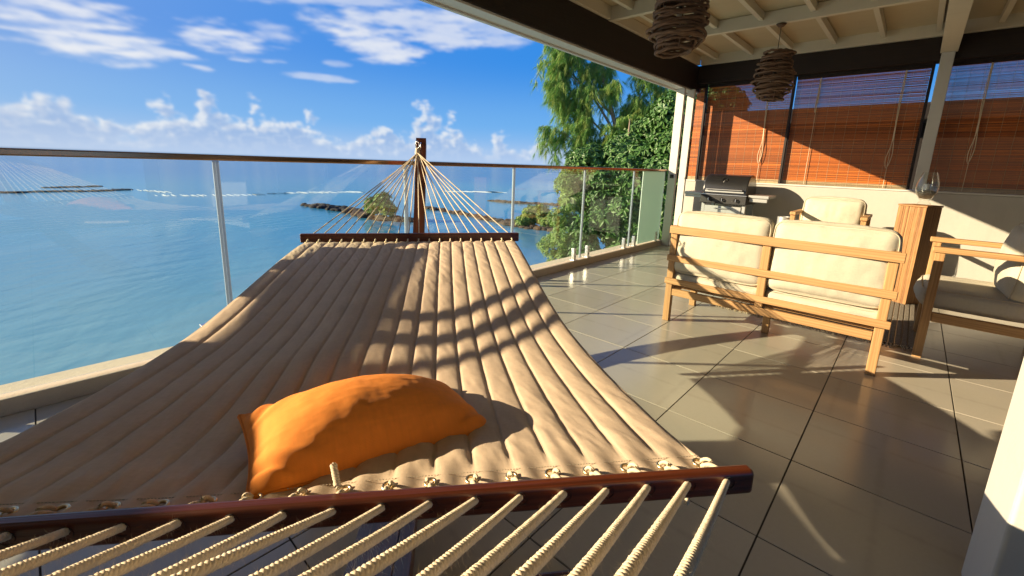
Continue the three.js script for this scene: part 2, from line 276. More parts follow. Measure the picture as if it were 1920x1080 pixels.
spit('low black rocks in the water left of the hammock post', [[-53, 18.3, 0.5], [-48.5, 19.3, 0.8], [-45, 19.6, 0.7], [-40.5, 19.3, 0.6]], 58, 0.5, M.rock);
spit('brown rock spit with a bush on it behind the hammock ropes', [[-41, 19.2, 0.7], [-36.8, 18.9, 0.9], [-35, 20, 0.6], [-33.4, 20.8, 0.3]], 60, 0.42, M.sandRock);
spit('long brown rock spit between hammock post and round bush', [[-43, 29, 0.4], [-39.5, 28.8, 0.7], [-34, 28.2, 0.6], [-29, 27.6, 0.8], [-25.6, 26.6, 0.7], [-22, 27.2, 0.6]], 150, 0.38, M.sandRock, 0.9);
spit('flat brown reef farthest out behind the right glass panels', [[-46.5, 43.6, 0.5], [-43, 44.5, 0.8], [-39.5, 46.6, 1.2], [-36.5, 47.4, 0.9]], 90, 0.5, M.sandRock, 0.5);
spit('thin black reef awash at the far left of the lagoon', [[-84, -8, 0.7], [-83.5, -4.8, 1.0], [-84.5, -1, 0.5], [-84, 1.5, 1.1], [-84.4, 4.6, 0.7], [-86, 6.6, 0.2]], 170, 0.5, M.rock, 0.3);
spit('thinner black reef behind the thin black reef at far left', [[-93, -1.6, 0.4], [-94, 1.5, 0.7], [-95, 4.2, 0.3]], 60, 0.5, M.rock, 0.26);
// lines of breaking water over the reef
function foam(label, line, w, n) {
  const g = []; for (let i = 0; i < n; i++) { const k = i / n * (line.length - 1), a = Math.floor(k), f = k - a, s = w * rr(0.1, 1) * sm(0.25, 0.6, vnoise(i * 0.09, 3, n)) * Math.sin(Math.PI * Math.min(1, 0.12 + i / n * 0.9)); const q = new THREE.IcosahedronGeometry(1, 1); q.scale(rr(0.6, 2.2), 0.1 * s + 0.02, s * 0.6).translate(mix(line[a][0], line[a + 1][0], f) + rr(-0.3, 0.3), SEA + 0.04, -(mix(line[a][1], line[a + 1][1], f) + rr(-0.4, 0.4))); g.push(clean(q)); }
  const o = new THREE.Mesh(mergeGeometries(g), M.foam); o.name = numbered('breaking_wave'); o.castShadow = o.receiveShadow = true; scene.add(o); tag(o, label, 'wave', null, 'stuff');
}
M.foam = mat({ color: rgb(0.6, 0.64, 0.66), roughness: 0.9 });
foam('long white line of foam breaking left of the hammock post', [[-73, 8, 0], [-71, 12, 0], [-70, 18, 0], [-72, 25, 0], [-71, 31, 0], [-70, 36, 0]], 0.2, 64);
foam('short white foam line by the far left black reef', [[-85, 6.6, 0], [-81, 9, 0], [-78, 10, 0]], 0.22, 20);
foam('white foam line behind the farthest brown reef', [[-66, 50, 0], [-63, 56, 0], [-60, 60, 0]], 0.22, 40);

// the bank under the trees
{
  const g = new THREE.PlaneGeometry(26, 22, 60, 50); g.rotateX(-Math.PI / 2); const P = g.attributes.position;
  for (let i = 0; i < P.count; i++) {
    const x = P.getX(i) - 0.5, Z = -P.getZ(i) + 17.5, shore = -9.4 + 0.42 * (Z - 12) * -0.2 + 2.2 * (fbm(x * 0.2, Z * 0.25, 3, 600) - 0.5);
    const d = x - shore - (Z < 8.6 ? (8.6 - Z) * 2.2 : 0) ;
    P.setXYZ(i, x, SEA - 1 + 2.4 * sm(-2, 4, d) + 0.4 * fbm(x, Z, 3, 610), -Z);
  }
  g.computeVertexNormals(); const o = new THREE.Mesh(g, M.earth); o.name = 'shore_ground'; o.receiveShadow = true; scene.add(o); tag(o, 'earth bank at the water under the trees beside the terrace', 'bank', null, 'structure');
}

// ---------------------------------------------------------------- trees and bushes
const hide = new THREE.Matrix4();
function instanced(name, g, m, list, parent) {
  const o = new THREE.InstancedMesh(g, m, list.length); list.forEach((t, i) => o.setMatrixAt(i, t)); o.name = name; o.castShadow = o.receiveShadow = true; o.userData.kind = 'stuff'; parent.add(o); return o;
}
function leafShape(L, W, fold) {                                     // a blade along +x with a fold and a bent tip
  const s = [[0, 0], [0.28, 0.85], [0.6, 1], [0.85, 0.55], [1, 0]], pos = [];
  for (let i = 0; i < s.length - 1; i++) { const [a, wa] = s[i], [b, wb2] = s[i + 1], ya = -0.25 * a * a * L, yb = -0.25 * b * b * L;
    for (const sd of [1, -1]) { const A = [a * L, ya, 0], B = [b * L, yb, 0], C2 = [b * L, yb + fold * wb2 * W, sd * wb2 * W / 2], D = [a * L, ya + fold * wa * W, sd * wa * W / 2]; pos.push(...A, ...(sd > 0 ? [...C2, ...B] : [...B, ...C2])); if (wa > 0) pos.push(...A, ...(sd > 0 ? [...D, ...C2] : [...C2, ...D])); } }
  const g = new THREE.BufferGeometry(); g.setAttribute('position', new THREE.Float32BufferAttribute(pos, 3)); g.computeVertexNormals(); return g;
}
function rosette(n, L, W, drop) { const out = []; for (let i = 0; i < n; i++) { const g = leafShape(L * rr(0.7, 1.1), W * rr(0.8, 1.1), 0.22); g.rotateX(rr(-0.5, 0.5)); g.rotateZ(rr(-0.35, 0.6) - drop); g.rotateY(i / n * 6.283 + rr(-0.3, 0.3)); out.push(g); } return mergeGeometries(out); }
function inLump(l) { for (;;) { const x = rr(-1, 1), y = rr(-1, 1), z = rr(-1, 1), r = Math.hypot(x, y, z); if (r < 1 && r > 0.25 && (r > 0.6 || rnd() < 0.3)) return V(l[0] + x * l[3], l[1] + y * l[4], l[2] + z * (l[5] || l[3])); } }
function leafMatrix(p, out, s) { const q = new THREE.Quaternion().setFromUnitVectors(UP, out), tw = new THREE.Quaternion().setFromAxisAngle(UP, rr(0, 6.28)); return new THREE.Matrix4().compose(p, q.multiply(tw), new THREE.Vector3(s, s, s)); }
function foliage(lumps, dens, parent, mats, geos, size) {
  const lists = mats.map(() => []);
  for (const l of lumps) { const n = Math.round(dens * l[3] * l[4] * 4), c = V(l[0], l[1] - l[4] * 0.2, l[2]);
    for (let i = 0; i < n; i++) { const p = inLump(l), out = p.clone().sub(c).normalize().multiplyScalar(0.9).add(new THREE.Vector3(rr(-0.5, 0.5), rr(0.05, 0.8), rr(-0.5, 0.5))).normalize(), k = Math.min(mats.length - 1, Math.floor(rnd() * mats.length)); lists[k].push(leafMatrix(p.sub(origin.get(parent)), out, size * rr(0.65, 1.25))); } }
  mats.forEach((m, i) => lists[i].length && instanced(i ? 'foliage' : 'crown', geos[i % geos.length], m, lists[i], parent));
}
reseed(700);
{
  const t = thing('broadleaf_tree', 'dense dark green broadleaf tree standing behind the right end of the glass rail', 'tree', V(-7.0, -2.6, 10.6));
  const trunk = [V(-7.0, -2.8, 10.5), V(-7.05, -1.4, 10.55), V(-7.0, 0.2, 10.7), V(-6.8, 1.6, 11)];
  part('trunk', taper(trunk, [0.17, 0.14, 0.12, 0.07], 9), M.bark, t);
  const limbs = [[V(-7, 0.1, 10.7), V(-7.8, 1, 10.3), V(-8.6, 1.3, 10)], [V(-6.9, 0.9, 10.9), V(-6.2, 2.2, 11.2), V(-5.6, 3.2, 11.4)], [V(-7, -0.4, 10.6), V(-6.5, 0.3, 10.4), V(-5.8, 0.6, 10.6)], [V(-7.05, -1, 10.5), V(-7.6, -0.6, 10.1), V(-8.2, -0.4, 9.8)], [V(-6.8, 1.5, 11), V(-7.3, 2.3, 11.2), V(-7.5, 3, 11.5)]];
  for (const l of limbs) part('limb', taper(l, [0.075, 0.05, 0.02], 6), M.bark, t);
  const lumps = [[-5.7, 3.05, 11.4, 0.95, 0.75], [-5.1, 3.3, 12.4, 1.1, 0.8], [-6.5, 2.7, 11.9, 0.8, 0.6], [-5.6, 2.2, 11.2, 0.9, 0.6], [-6.6, 1.75, 11.2, 0.85, 0.5], [-7.5, 1.75, 11, 0.8, 0.45], [-8.3, 1.45, 10.2, 0.75, 0.42], [-7.5, 1.0, 10.1, 0.8, 0.4], [-6.6, 0.9, 10.4, 0.85, 0.5], [-5.7, 1.2, 10.8, 0.9, 0.6], [-7.4, 0.25, 9.8, 0.6, 0.42], [-6.5, 0.1, 10.0, 0.7, 0.45], [-5.7, 0.25, 10.5, 0.8, 0.55], [-7.6, -0.65, 9.4, 0.55, 0.42], [-6.8, -0.75, 9.7, 0.45, 0.35], [-5.8, -0.8, 10.4, 0.85, 0.55], [-7.5, -1.35, 9.2, 0.5, 0.4], [-6.3, -1.6, 9.6, 0.7, 0.45], [-5.3, -1.5, 10.5, 0.8, 0.6], [-7.0, -1.9, 9.4, 0.5, 0.35], [-4.7, 2.0, 12.2, 1, 0.9], [-4.8, 0.6, 11.8, 1, 0.9], [-7.2, 2.6, 12, 0.7, 0.45], [-7.3, 2.15, 11.6, 0.7, 0.4], [-6.2, 3.3, 12.2, 0.7, 0.5], [-6.9, 0.5, 10.2, 0.6, 0.4], [-6.2, -0.4, 10.3, 0.7, 0.5], [-6.0, 1.7, 11.4, 0.8, 0.6], [-6.4, -1.2, 10.0, 0.7, 0.45], [-8.3, 1.75, 10.4, 0.6, 0.35], [-8.0, 0.95, 10.0, 0.65, 0.4], [-7.9, 0.3, 9.7, 0.5, 0.4], [-7.2, -0.2, 9.7, 0.6, 0.4], [-7.0, 1.35, 10.6, 0.8, 0.45], [-6.2, 0.7, 10.4, 0.8, 0.5], [-5.3, -0.3, 10.6, 0.9, 0.6], [-7.7, 2.2, 11.4, 0.5, 0.35]];
  foliage(lumps, 260, t, [M.leafDark, M.leafMid, M.leafDark, M.leafLight].slice(0, 3), [rosette(7, 0.2, 0.085, 0.2), rosette(6, 0.23, 0.09, 0.3), rosette(8, 0.16, 0.07, 0.1)], 1);
}
{
  reseed(740);
  const t = thing('casuarina_tree', 'tall casuarina with drooping yellow green needles rising above the broadleaf tree', 'tree', V(-8.4, -2.4, 12.4));
  part('trunk', taper([V(-8.4, -2.6, 12.4), V(-8.3, 0, 12.3), V(-8.2, 2, 12.2), V(-8.6, 3.4, 12.1), V(-9.2, 5, 12), V(-9.9, 6.4, 11.8)], [0.15, 0.13, 0.1, 0.075, 0.05, 0.02], 8), M.bark, t);
  const limbs = [[V(-8.2, 2, 12.2), V(-8.1, 3.2, 12.6), V(-7.7, 4.6, 13)], [V(-8.2, 1.8, 12.2), V(-8.9, 2.8, 11.7), V(-9.9, 3.7, 11.2)], [V(-8.3, 2.4, 12.2), V(-9.2, 3.9, 11.6), V(-10.3, 4.9, 11.2)], [V(-8.2, 2.2, 12.3), V(-7.6, 3.3, 12.8), V(-6.8, 4.1, 13.2)], [V(-8.25, 1.4, 12.2), V(-9.2, 2.0, 11.4), V(-10, 2.6, 10.9)], [V(-8.5, 3.2, 12.1), V(-9.7, 4.4, 11.6), V(-10.6, 5.3, 11.3)]];
  for (const l of limbs) part('limb', taper(l, [0.055, 0.035, 0.012], 6), M.bark, t);
  // hanging sprays of thin needles
  const spray = () => { const pos = []; for (let i = 0; i < 26; i++) { const a = rr(0, 6.28), r0 = rr(0, 0.05), L = rr(0.18, 0.5), x = Math.cos(a) * r0, z = Math.sin(a) * r0, y0 = -rr(0, 0.25), ex = x + Math.cos(a) * rr(0.01, 0.09), ez = z + Math.sin(a) * rr(0.01, 0.09), w = 0.0055, px = -Math.sin(a) * w, pz = Math.cos(a) * w; pos.push(x + px, y0, z + pz, x - px, y0, z - pz, ex, y0 - L, ez); } const g = new THREE.BufferGeometry(); g.setAttribute('position', new THREE.Float32BufferAttribute(pos, 3)); g.computeVertexNormals(); return g; };
  const sp = [spray(), spray(), spray()], lists = [[], [], []];
  const boughs = []; 
  const tips = [[-10.6, 5.3, 11.3], [-10.3, 4.9, 11.2], [-9.9, 3.7, 11.2], [-10.0, 2.6, 10.9], [-9.3, 4.2, 11.7], [-9.6, 3.1, 11.4], [-8.9, 3.0, 11.7], [-8.7, 4.3, 12.2], [-7.7, 4.6, 13], [-8.0, 3.9, 12.8], [-6.8, 4.1, 13.2], [-7.3, 3.7, 13], [-9.2, 2.2, 11.4], [-9.4, 5.2, 11.9], [-9.9, 6.2, 11.8], [-8.6, 2.4, 11.9], [-9.8, 5.6, 11.6], [-10.1, 4.3, 11.1], [-7.5, 3.0, 12.2], [-9.0, 1.5, 11.0], [-8.4, 1.0, 10.6], [-8.2, 3.3, 12.4], [-7.9, 2.7, 12.0], [-9.4, 3.6, 11.8], [-10.4, 5.9, 11.2], [-9.0, 5.0, 12]];
  for (const [x, y, Z] of tips) for (let k = 0; k < 8; k++) boughs.push([x + rr(-0.45, 0.3), y + rr(-0.35, 0.2), Z + rr(-0.5, 0.3), rr(0.5, 1.25)]);
  for (const [x, y, Z, L] of boughs) { const dx = rr(-0.28, 0.15), dz = rr(-0.2, 0.2); const n = Math.round(30 * L); for (let i = 0; i < n; i++) { const f = i / n; const p = V(x + dx * Math.sin(f * 1.6) + rr(-0.11, 0.11) * (1 + f), y + 0.16 * Math.sin(f * 3) - L * f * f * 0.95, Z + dz * f + rr(-0.12, 0.12)); lists[i % 3].push(new THREE.Matrix4().compose(p.sub(origin.get(t)), new THREE.Quaternion().setFromEuler(new THREE.Euler(rr(-0.75, 0.75), rr(0, 6.28), rr(-0.75, 0.75))), new THREE.Vector3(1, 1, 1).multiplyScalar(rr(0.6, 1.05)))); } }
  instanced('crown', sp[0], M.needle, lists[0], t); instanced('foliage', sp[1], M.needle, lists[1], t); instanced('foliage', sp[2], M.leafYellow, lists[2], t);
}
function bush(label, base, lumps, dens, mats, geo, size, name = 'shrub') { const t = thing(name, label, 'bush', base); part('stem', [taper([base, base.clone().add(V(0.1, 0.5, 0)), base.clone().add(V(-0.15, 1, 0.1))], [0.06, 0.04, 0.02], 5)], M.bark, t); foliage(lumps, dens, t, mats, geo, size); return t; }
reseed(760);
bush('pale yellow green feathery shrub left of the broadleaf tree behind glass', V(-8.6, -3.4, 9.6), [[-8.5, 0.75, 9.5, 0.55, 0.45], [-8.2, 0.2, 9.4, 0.55, 0.4], [-8.75, -0.45, 9.6, 0.6, 0.4], [-8.3, -1.0, 9.4, 0.7, 0.45], [-8.9, -1.45, 9.6, 0.75, 0.45], [-8.4, -2.0, 9.3, 0.7, 0.4]], 210, [M.leafLight, M.leafLight, M.leafMid], [rosette(9, 0.17, 0.03, 0.2)], 1);
bush('round green bush at the water end of the long rock spit', V(-24.8, SEA, 27.2), [[-25.0, -3.1, 27.2, 0.95, 0.9], [-24.2, -2.9, 27.6, 0.9, 0.9], [-25.4, -3.6, 26.6, 0.8, 0.5], [-23.4, -3.5, 27.6, 0.9, 0.6]], 95, [M.leafLight, M.leafMid, M.leafYellow], [rosette(7, 0.24, 0.09, 0.1)], 1.2);
bush('olive bush growing on the brown rocks behind hammock ropes', V(-37.2, SEA + 0.2, 18.9), [[-37.6, -2.9, 18.9, 0.9, 0.8], [-36.6, -2.6, 19.2, 0.9, 1.0], [-35.8, -3.1, 19.3, 0.8, 0.6], [-38.6, -3.2, 19, 0.6, 0.4]], 80, [M.leafYellow, M.leafMid, M.leafLight], [rosette(7, 0.24, 0.09, 0.1)], 1.3);
bush('low dark green bushes under the tree beside the glass rail', V(-5.6, -3, 9.2), [[-5.6, -2.2, 9.4, 0.8, 0.5], [-4.8, -1.9, 9.6, 0.8, 0.6], [-6.6, -2.5, 9.2, 0.7, 0.4], [-4.2, -1, 10, 0.7, 0.8]], 150, [M.leafDark, M.leafMid], [rosette(7, 0.2, 0.08, 0.2)], 1);

// ---------------------------------------------------------------- terrace floor
const T = 0.6;
{
  reseed(800);
  const t = thing('terrace_floor', 'glossy grey beige square floor tiles with dark joints', 'floor', V(0, 0, 0), null, 'structure');
  part('grout_bed', bx(-3.2, 6.2, -0.3, -0.006, -7.2, 5.4, 0), M.grout, t);
  const cut = (w) => boxUV(new RoundedBoxGeometry(w - 0.006, 0.02, T - 0.006, 2, 0.0012), 'x');
  const full = [cut(T), cut(T), cut(T)], edge = [cut(0.565)];
  for (let i = -5; i < 10; i++) for (let j = -12; j < 9; j++) {
    const last = i === -5, w = last ? 0.565 : T, cx = last ? -2.4 - w / 2 : (i + 0.5) * T;
    if (cx > 4.4 || (j < -8 && cx > 1.5)) continue;
    const o = shared('floor_tile', last ? edge[0] : full[Math.floor(rnd() * 3)], M.tiles[Math.floor(rnd() * 3)], t, V(cx, -0.01 + rr(-0.0004, 0.0004), (j + 0.5) * T));
    o.rotation.y = last ? 0 : Math.floor(rnd() * 2) * Math.PI; o.rotation.x = rr(-0.0006, 0.0006);
  }
  const k = thing('terrace_kerb', 'raised tan kerb along the terrace edge under the glass', 'kerb', V(-3.08, 0, 0), null, 'structure');
  part('kerb_stone', bx(-3.2, -2.972, -0.3, 0.085, -7.2, 4.62, 0.01), M.kerb, k);
  const w = thing('sea_wall', 'rendered wall under the terrace edge going down to the water', 'wall', V(-3.1, SEA, 0));
  part('wall_face', bx(-3.15, 6.2, SEA - 2, -0.302, -7.2, 5.4, 0), M.kerb, w);
}
// ---------------------------------------------------------------- glass balustrade on the sea side
{
  const RX = -3.02, b = thing('glass_balustrade', 'frameless glass balustrade with brown metal handrail along the sea side', 'railing', V(RX, 0, 0));
  part('handrail', bx(RX - 0.03, RX + 0.03, 1.288, 1.325, -7.2, 4.6, 0.008), M.railCap, b);
  const joints = [-6.24, -4.85, -3.46, -2.07, -0.68, 0.7, 2.09, 3.46, 4.58];
  for (let i = 0; i < joints.length - 1; i++) {
    const a = joints[i] + 0.004, c = joints[i + 1] - 0.004, ice = i === joints.length - 2;
    const p = part('glass_panel', bx(RX - 0.006, RX + 0.006, 0.1, 1.286, ice ? a + 0.3 : a + 0.014, c - 0.014, 0), ice ? M.frosted : M.glass, b, ice ? 'greenish frosted end panel' : undefined);
    if (ice) part('glass_panel', bx(RX - 0.006, RX + 0.006, 0.1, 1.286, a + 0.014, a + 0.28, 0), M.glass, b);
    for (const q of [a, c]) part('glass_edge', bx(RX - 0.008, RX + 0.008, 0.1, 1.286, q - (q === a ? 0.003 : 0.013), q + (q === a ? 0.013 : 0.003), 0.002), M.glassEdge, p);
    for (const q of [a + 0.17, c - 0.15]) {
      const s = part('spigot', [bx(RX - 0.022, RX + 0.03, 0.085, 0.25, q - 0.024, q + 0.024, 0.006), bx(RX - 0.045, RX + 0.047, 0.085, 0.095, q - 0.047, q + 0.047, 0.004)], M.steel, b);
      for (const y of [0.2, 0.14]) part('bolt', [rod(V(RX + 0.03, y, q), V(RX + 0.036, y, q), 0.009)], M.grey, s);
    }
  }
}
// ---------------------------------------------------------------- roof, posts, low wall
{
  reseed(820);
  const t = thing('terrace_roof', 'cream timber terrace roof with dark brown perimeter beams', 'roof', V(0.5, 2.65, 1));
  part('edge_beam', bx(-2.985, -2.82, 2.665, 3.06, -7.2, 5.28, 0.006, 'z'), M.beam, t, 'dark brown beam along the sea edge');
  part('soffit_strip', bx(-3.0, -2.835, 2.64, 2.663, -7.2, 5.28, 0.004, 'z'), M.white, t);
  part('fascia', bx(-3.03, -2.988, 2.62, 3.3, -7.2, 5.3, 0.004, 'z'), M.white, t);
  part('back_beam', bx(-2.818, 4.3, 2.775, 3.06, 5.06, 5.28, 0.006), M.beam, t, 'dark brown beam over the bamboo blinds');
  part('wall_plate', bx(-2.9, -2.78, 3.062, 3.2, -7.2, 5.0, 0.004, 'z'), M.joist, t);
  part('wall_plate', bx(-2.778, 4.3, 3.062, 3.24, 5.0, 5.12, 0.004), M.joist, t);
  for (const Z of [-4.15, -2.9, -1.65, -0.4, 0.85, 2.1, 3.35]) part('joist', bx(-2.82, 4.3, 3.05, 3.2, Z - 0.035, Z + 0.035, 0.006), M.joist, t);
  for (let j = 0; j < 7; j++) { const a = [-4.15, -2.9, -1.65, -0.4, 0.85, 2.1, 3.35][j] + 0.036, c = [-2.9, -1.65, -0.4, 0.85, 2.1, 3.35, 4.999][j] - 0.036; for (let i = 0; i < 13; i++) { const x = -2.52 + i * 0.528; if (x > 4.2) break; part('batten', bx(x - 0.026, x + 0.026, 3.11, 3.2, a, c, 0.004, 'z'), M.joist, t); } }
  for (let i = 0; i < 7; i++) part('ceiling_board', bx(-3.0 + i * 1.05, -3.0 + (i + 1) * 1.05 - 0.006, 3.204, 3.225, -7.2, 5.28, 0.002, 'z'), M.ceiling, t);
  part('main_beam', bx(0.175, 0.335, 2.86, 3.048, -1.6, 5.056, 0.006, 'z'), M.joist, t, 'cream beam running from the far post towards the viewer');
  part('roofing', bx(-3.15, 4.5, 3.3, 3.36, -7.3, 5.4, 0.01), M.grey, t);

  const c1 = thing('white_column', 'slim white column at the end of the glass rail, nearer of the pair', 'column', V(-2.9, 0, 4.62), 'slim white columns at the rail end');
  part('shaft', bx(-2.97, -2.835, 0, 2.638, 4.6, 4.66, 0.006), M.white, c1); part('clip', bx(-2.93, -2.87, 1.18, 1.24, 4.585, 4.598, 0.003), M.blackMatt, c1);
  const c2 = thing('white_column', 'slim white column between the rail end and the bamboo blinds, farther of the pair', 'column', V(-2.8, 0, 4.88), 'slim white columns at the rail end');
  part('shaft', bx(-2.885, -2.765, 0, 2.66, 4.85, 4.9, 0.006), M.white, c2);
  const p = thing('white_post', 'tall white post between the two widest bamboo blinds', 'post', V(0.25, 1.16, 5.06));
  part('shaft', bx(0.19, 0.315, 1.165, 2.858, 5.0, 5.055, 0.006), M.white, p);
  const n = thing('white_column', 'broad white column cut off by the lower right corner of the picture', 'column', V(0.72, 0, -1.04));
  part('shaft', bx(0.552, 0.9, 0, 3.04, -1.21, -0.868, 0.012), M.white, n);
  const w = thing('low_wall', 'low cream wall below the bamboo blinds', 'wall', V(0.7, 0, 5.2));
  part('wall_face', bx(-2.9, 4.4, 0, 1.135, 5.1, 5.32, 0.01), M.wall, w); part('coping', bx(-2.9, 4.4, 1.137, 1.16, 5.09, 5.33, 0.006), M.white, w);
  const h = thing('house_wall', 'cream house wall with glass doors closing the terrace on the right', 'house wall', V(4.4, 0, 0));
  part('wall_face', [bx(4.32, 4.5, 0, 3.2, 3.2, 5.3, 0), bx(4.32, 4.5, 0, 3.2, -1.2, 0.8, 0), bx(4.32, 4.5, 2.3, 3.2, 0.8, 3.2, 0)], M.wall, h);
  part('door_frame', [bx(4.34, 4.42, 0, 2.3, 0.8, 0.87, 0.004), bx(4.34, 4.42, 0, 2.3, 1.96, 2.04, 0.004), bx(4.34, 4.42, 0, 2.3, 3.13, 3.2, 0.004), bx(4.34, 4.42, 2.23, 2.3, 0.872, 3.128, 0.004)], M.white, h);
  part('door_pane', bx(4.36, 4.372, 0.01, 2.22, 0.872, 3.128, 0), M.glass, h);
  const h2 = thing('house_wall', 'cream house wall with sliding doors behind the near end of the hammock', 'house wall', V(1.5, 0, -4.7));
  part('wall_face', [bx(-1.3, -0.4, 0, 3.2, -4.9, -4.7, 0), bx(2.4, 4.3, 0, 3.2, -4.9, -4.7, 0), bx(-0.4, 2.4, 2.35, 3.2, -4.9, -4.7, 0)], M.wall, h2);
  part('door_frame', [bx(-0.39, -0.33, 0, 2.34, -4.82, -4.75, 0.004), bx(0.97, 1.03, 0, 2.34, -4.82, -4.75, 0.004), bx(2.33, 2.39, 0, 2.34, -4.82, -4.75, 0.004)], M.white, h2);
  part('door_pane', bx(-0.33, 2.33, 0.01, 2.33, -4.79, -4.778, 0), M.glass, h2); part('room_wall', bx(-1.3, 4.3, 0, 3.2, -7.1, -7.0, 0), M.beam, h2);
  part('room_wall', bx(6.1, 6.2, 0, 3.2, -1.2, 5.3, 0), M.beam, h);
}
// ---------------------------------------------------------------- bamboo blinds
{
  M.thread = mat({ color: rgb(0.55, 0.4, 0.24), roughness: 0.9 }); M.cord = mat({ color: rgb(0.66, 0.54, 0.38), roughness: 0.9 });
  M.slat = mat({ vertexColors: true, roughness: 0.42, bumpMap: rep(woodBump, 1, 1), bumpScale: 0.0005 });
  const top = 2.765, bot = 1.15, Zb = 5.2;
  function slats(x0, x1, ya, yb, pitch, h, pale, s) {
    const g = [];
    for (let y = ya; y > yb; y -= pitch * rr(0.94, 1.06)) {
      const q = new THREE.BoxGeometry(x1 - x0 - rr(0, 0.006), h * rr(0.85, 1.1), 0.0035, 9, 1, 1), P = q.attributes.position, col = [], k = rr(0.55, 1.25), r = rr(0, 1), ph = rr(0, 50), tilt = rr(-0.0016, 0.0016);
      for (let i = 0; i < P.count; i++) { const x = P.getX(i) + (x0 + x1) / 2; P.setXYZ(i, x, P.getY(i) + y + tilt * (x - x0) + 0.0032 * (fbm(x * 2.2, y * 5 + s, 2, s) - 0.5), P.getZ(i) - Zb); const z = k * (0.85 + 0.3 * vnoise(x * 9, ph, s)); col.push(...(pale ? [0.56 * z, 0.42 * z, 0.24 * z] : [mix(0.36, 0.5, r) * z, mix(0.085, 0.14, r) * z, mix(0.008, 0.018, r) * z])); }
      q.setAttribute('color', new THREE.Float32BufferAttribute(col, 3)); g.push(clean(q));
    }
    return g;
  }
  function blind(x0, x1, label, cords, s, sparse) {
    reseed(840 + s);
    const t = thing('bamboo_blind', label, 'blind', V((x0 + x1) / 2, top, Zb));
    part('slats', slats(x0, x1, top - 0.05, bot + 0.07, 0.0118, sparse ? 0.0084 : 0.0094, false, s), M.slat, t, undefined, true);
    part('bottom_slats', slats(x0, x1, bot + 0.066, bot + 0.004, 0.0135, 0.008, true, s + 1), M.slat, t, 'paler slats hanging at the bottom', true);
    part('head_rail', bx(x0, x1, top - 0.045, top, Zb - 0.03, Zb + 0.012, 0.004), M.beam, t);
    const g = []; for (let x = x0 + 0.07; x < x1 - 0.03; x += 0.125) { const pts = []; for (let k = 0; k <= 16; k++) pts.push(V(x + 0.004 * (fbm(k * 0.9, x * 9, 2, s) - 0.5), mix(top - 0.05, bot, k / 16), Zb - 0.004 - 0.0015 * (k % 2))); g.push(tube(pts, 0.0013, 4, 24)); }
    part('threads', g, M.thread, t, undefined, true);
    for (const [x, len, loop] of cords) {
      const dy = top - 0.05;
      part('cord', tube([V(x, dy, Zb - 0.03), V(x - 0.008, dy - 0.4, Zb - 0.034), V(x + 0.004, dy - len + 0.35, Zb - 0.04), V(x - 0.03 * loop, dy - len + 0.12, Zb - 0.045), V(x - 0.008, dy - len, Zb - 0.045), V(x + 0.028 * loop, dy - len + 0.15, Zb - 0.045), V(x + 0.01, dy - len + 0.5, Zb - 0.04), V(x + 0.012, dy, Zb - 0.03)], 0.0045, 6, 60), M.cord, t);
      part('cord', tube([V(x + 0.006, dy, Zb - 0.028), V(x + 0.002, dy - 0.8, Zb - 0.03), V(x, bot + 0.02, Zb - 0.032)], 0.0035, 5, 20), M.cord, t);
    }
    return t;
  }
  blind(-2.86, -2.7, 'narrow strip of bamboo blind beside the white columns', [], 1);
  blind(-2.66, -1.41, 'sunlit orange bamboo blind behind the black barbecue', [[-1.72, 1.25, 1]], 2);
  blind(-1.36, 0.125, 'bamboo blind left of the white post, crossed by a slanting shadow', [[-1.06, 0.5, 0.4], [-0.12, 1.28, 1]], 3);
  blind(0.3, 2.1, 'dark bamboo blind right of the white post', [[0.66, 1.2, 0.8]], 4, true);
  blind(2.13, 4.2, 'bamboo blind at the right end of the low wall, out past the armchair', [[2.5, 1.1, 0.8]], 5);
  const fr = thing('blind_frame', 'thin dark wooden uprights between the bamboo blinds', 'window frame', V(-1.4, 1.16, 5.16));
  for (const x of [-2.685, -1.385, 0.142]) part('upright', bx(x - 0.016, x + 0.016, 1.162, 2.772, 5.13, 5.19, 0.004), M.beam, fr);
  reseed(860);
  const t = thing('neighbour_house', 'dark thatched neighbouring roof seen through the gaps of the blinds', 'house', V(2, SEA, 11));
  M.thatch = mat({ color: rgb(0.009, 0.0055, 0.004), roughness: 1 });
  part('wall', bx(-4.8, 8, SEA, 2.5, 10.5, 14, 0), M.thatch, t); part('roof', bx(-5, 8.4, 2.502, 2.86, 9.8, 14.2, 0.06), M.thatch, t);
}
// ---------------------------------------------------------------- hammock on its stand
const HN = [-0.3155, 0.843, -2.6565], HF = [-2.081, 0.868, -1.2555];                        // middles of the near and far bars
const HX = [-0.783, 0.622], HB = [0.635, 0.773];                                             // along the hammock, across it (X, Z)
const NLc = [-0.717, 0.84, -3.138], NRc = [0.086, 0.846, -2.175], FLc = [-2.47, 0.862, -1.747], FRc = [-1.692, 0.878, -0.764];
const P3 = (a) => V(a[0], a[1], a[2]);
const onBar = (a, b, k) => P3(a).lerp(P3(b), k / 19);
const sagK = [[0, -0.012], [0.05, -0.036], [0.1, -0.055], [0.2, -0.078], [0.3, -0.092], [0.4, -0.096], [0.5, -0.084], [0.6, -0.067], [0.7, -0.052], [0.8, -0.042], [0.9, -0.038], [1, -0.044]];
function sag(u) { let i = 0; while (i < sagK.length - 2 && sagK[i + 1][0] < u) i++; const f = (x) => sagK[Math.max(0, Math.min(sagK.length - 1, x))][1], t = (u - sagK[i][0]) / (sagK[i + 1][0] - sagK[i][0]), a = f(i - 1), b = f(i), c = f(i + 1), d = f(i + 2); return 0.5 * (2 * b + (c - a) * t + (2 * a - 5 * b + 4 * c - d) * t * t + (3 * b - a - 3 * c + d) * t ** 3); }
const CH = 19;
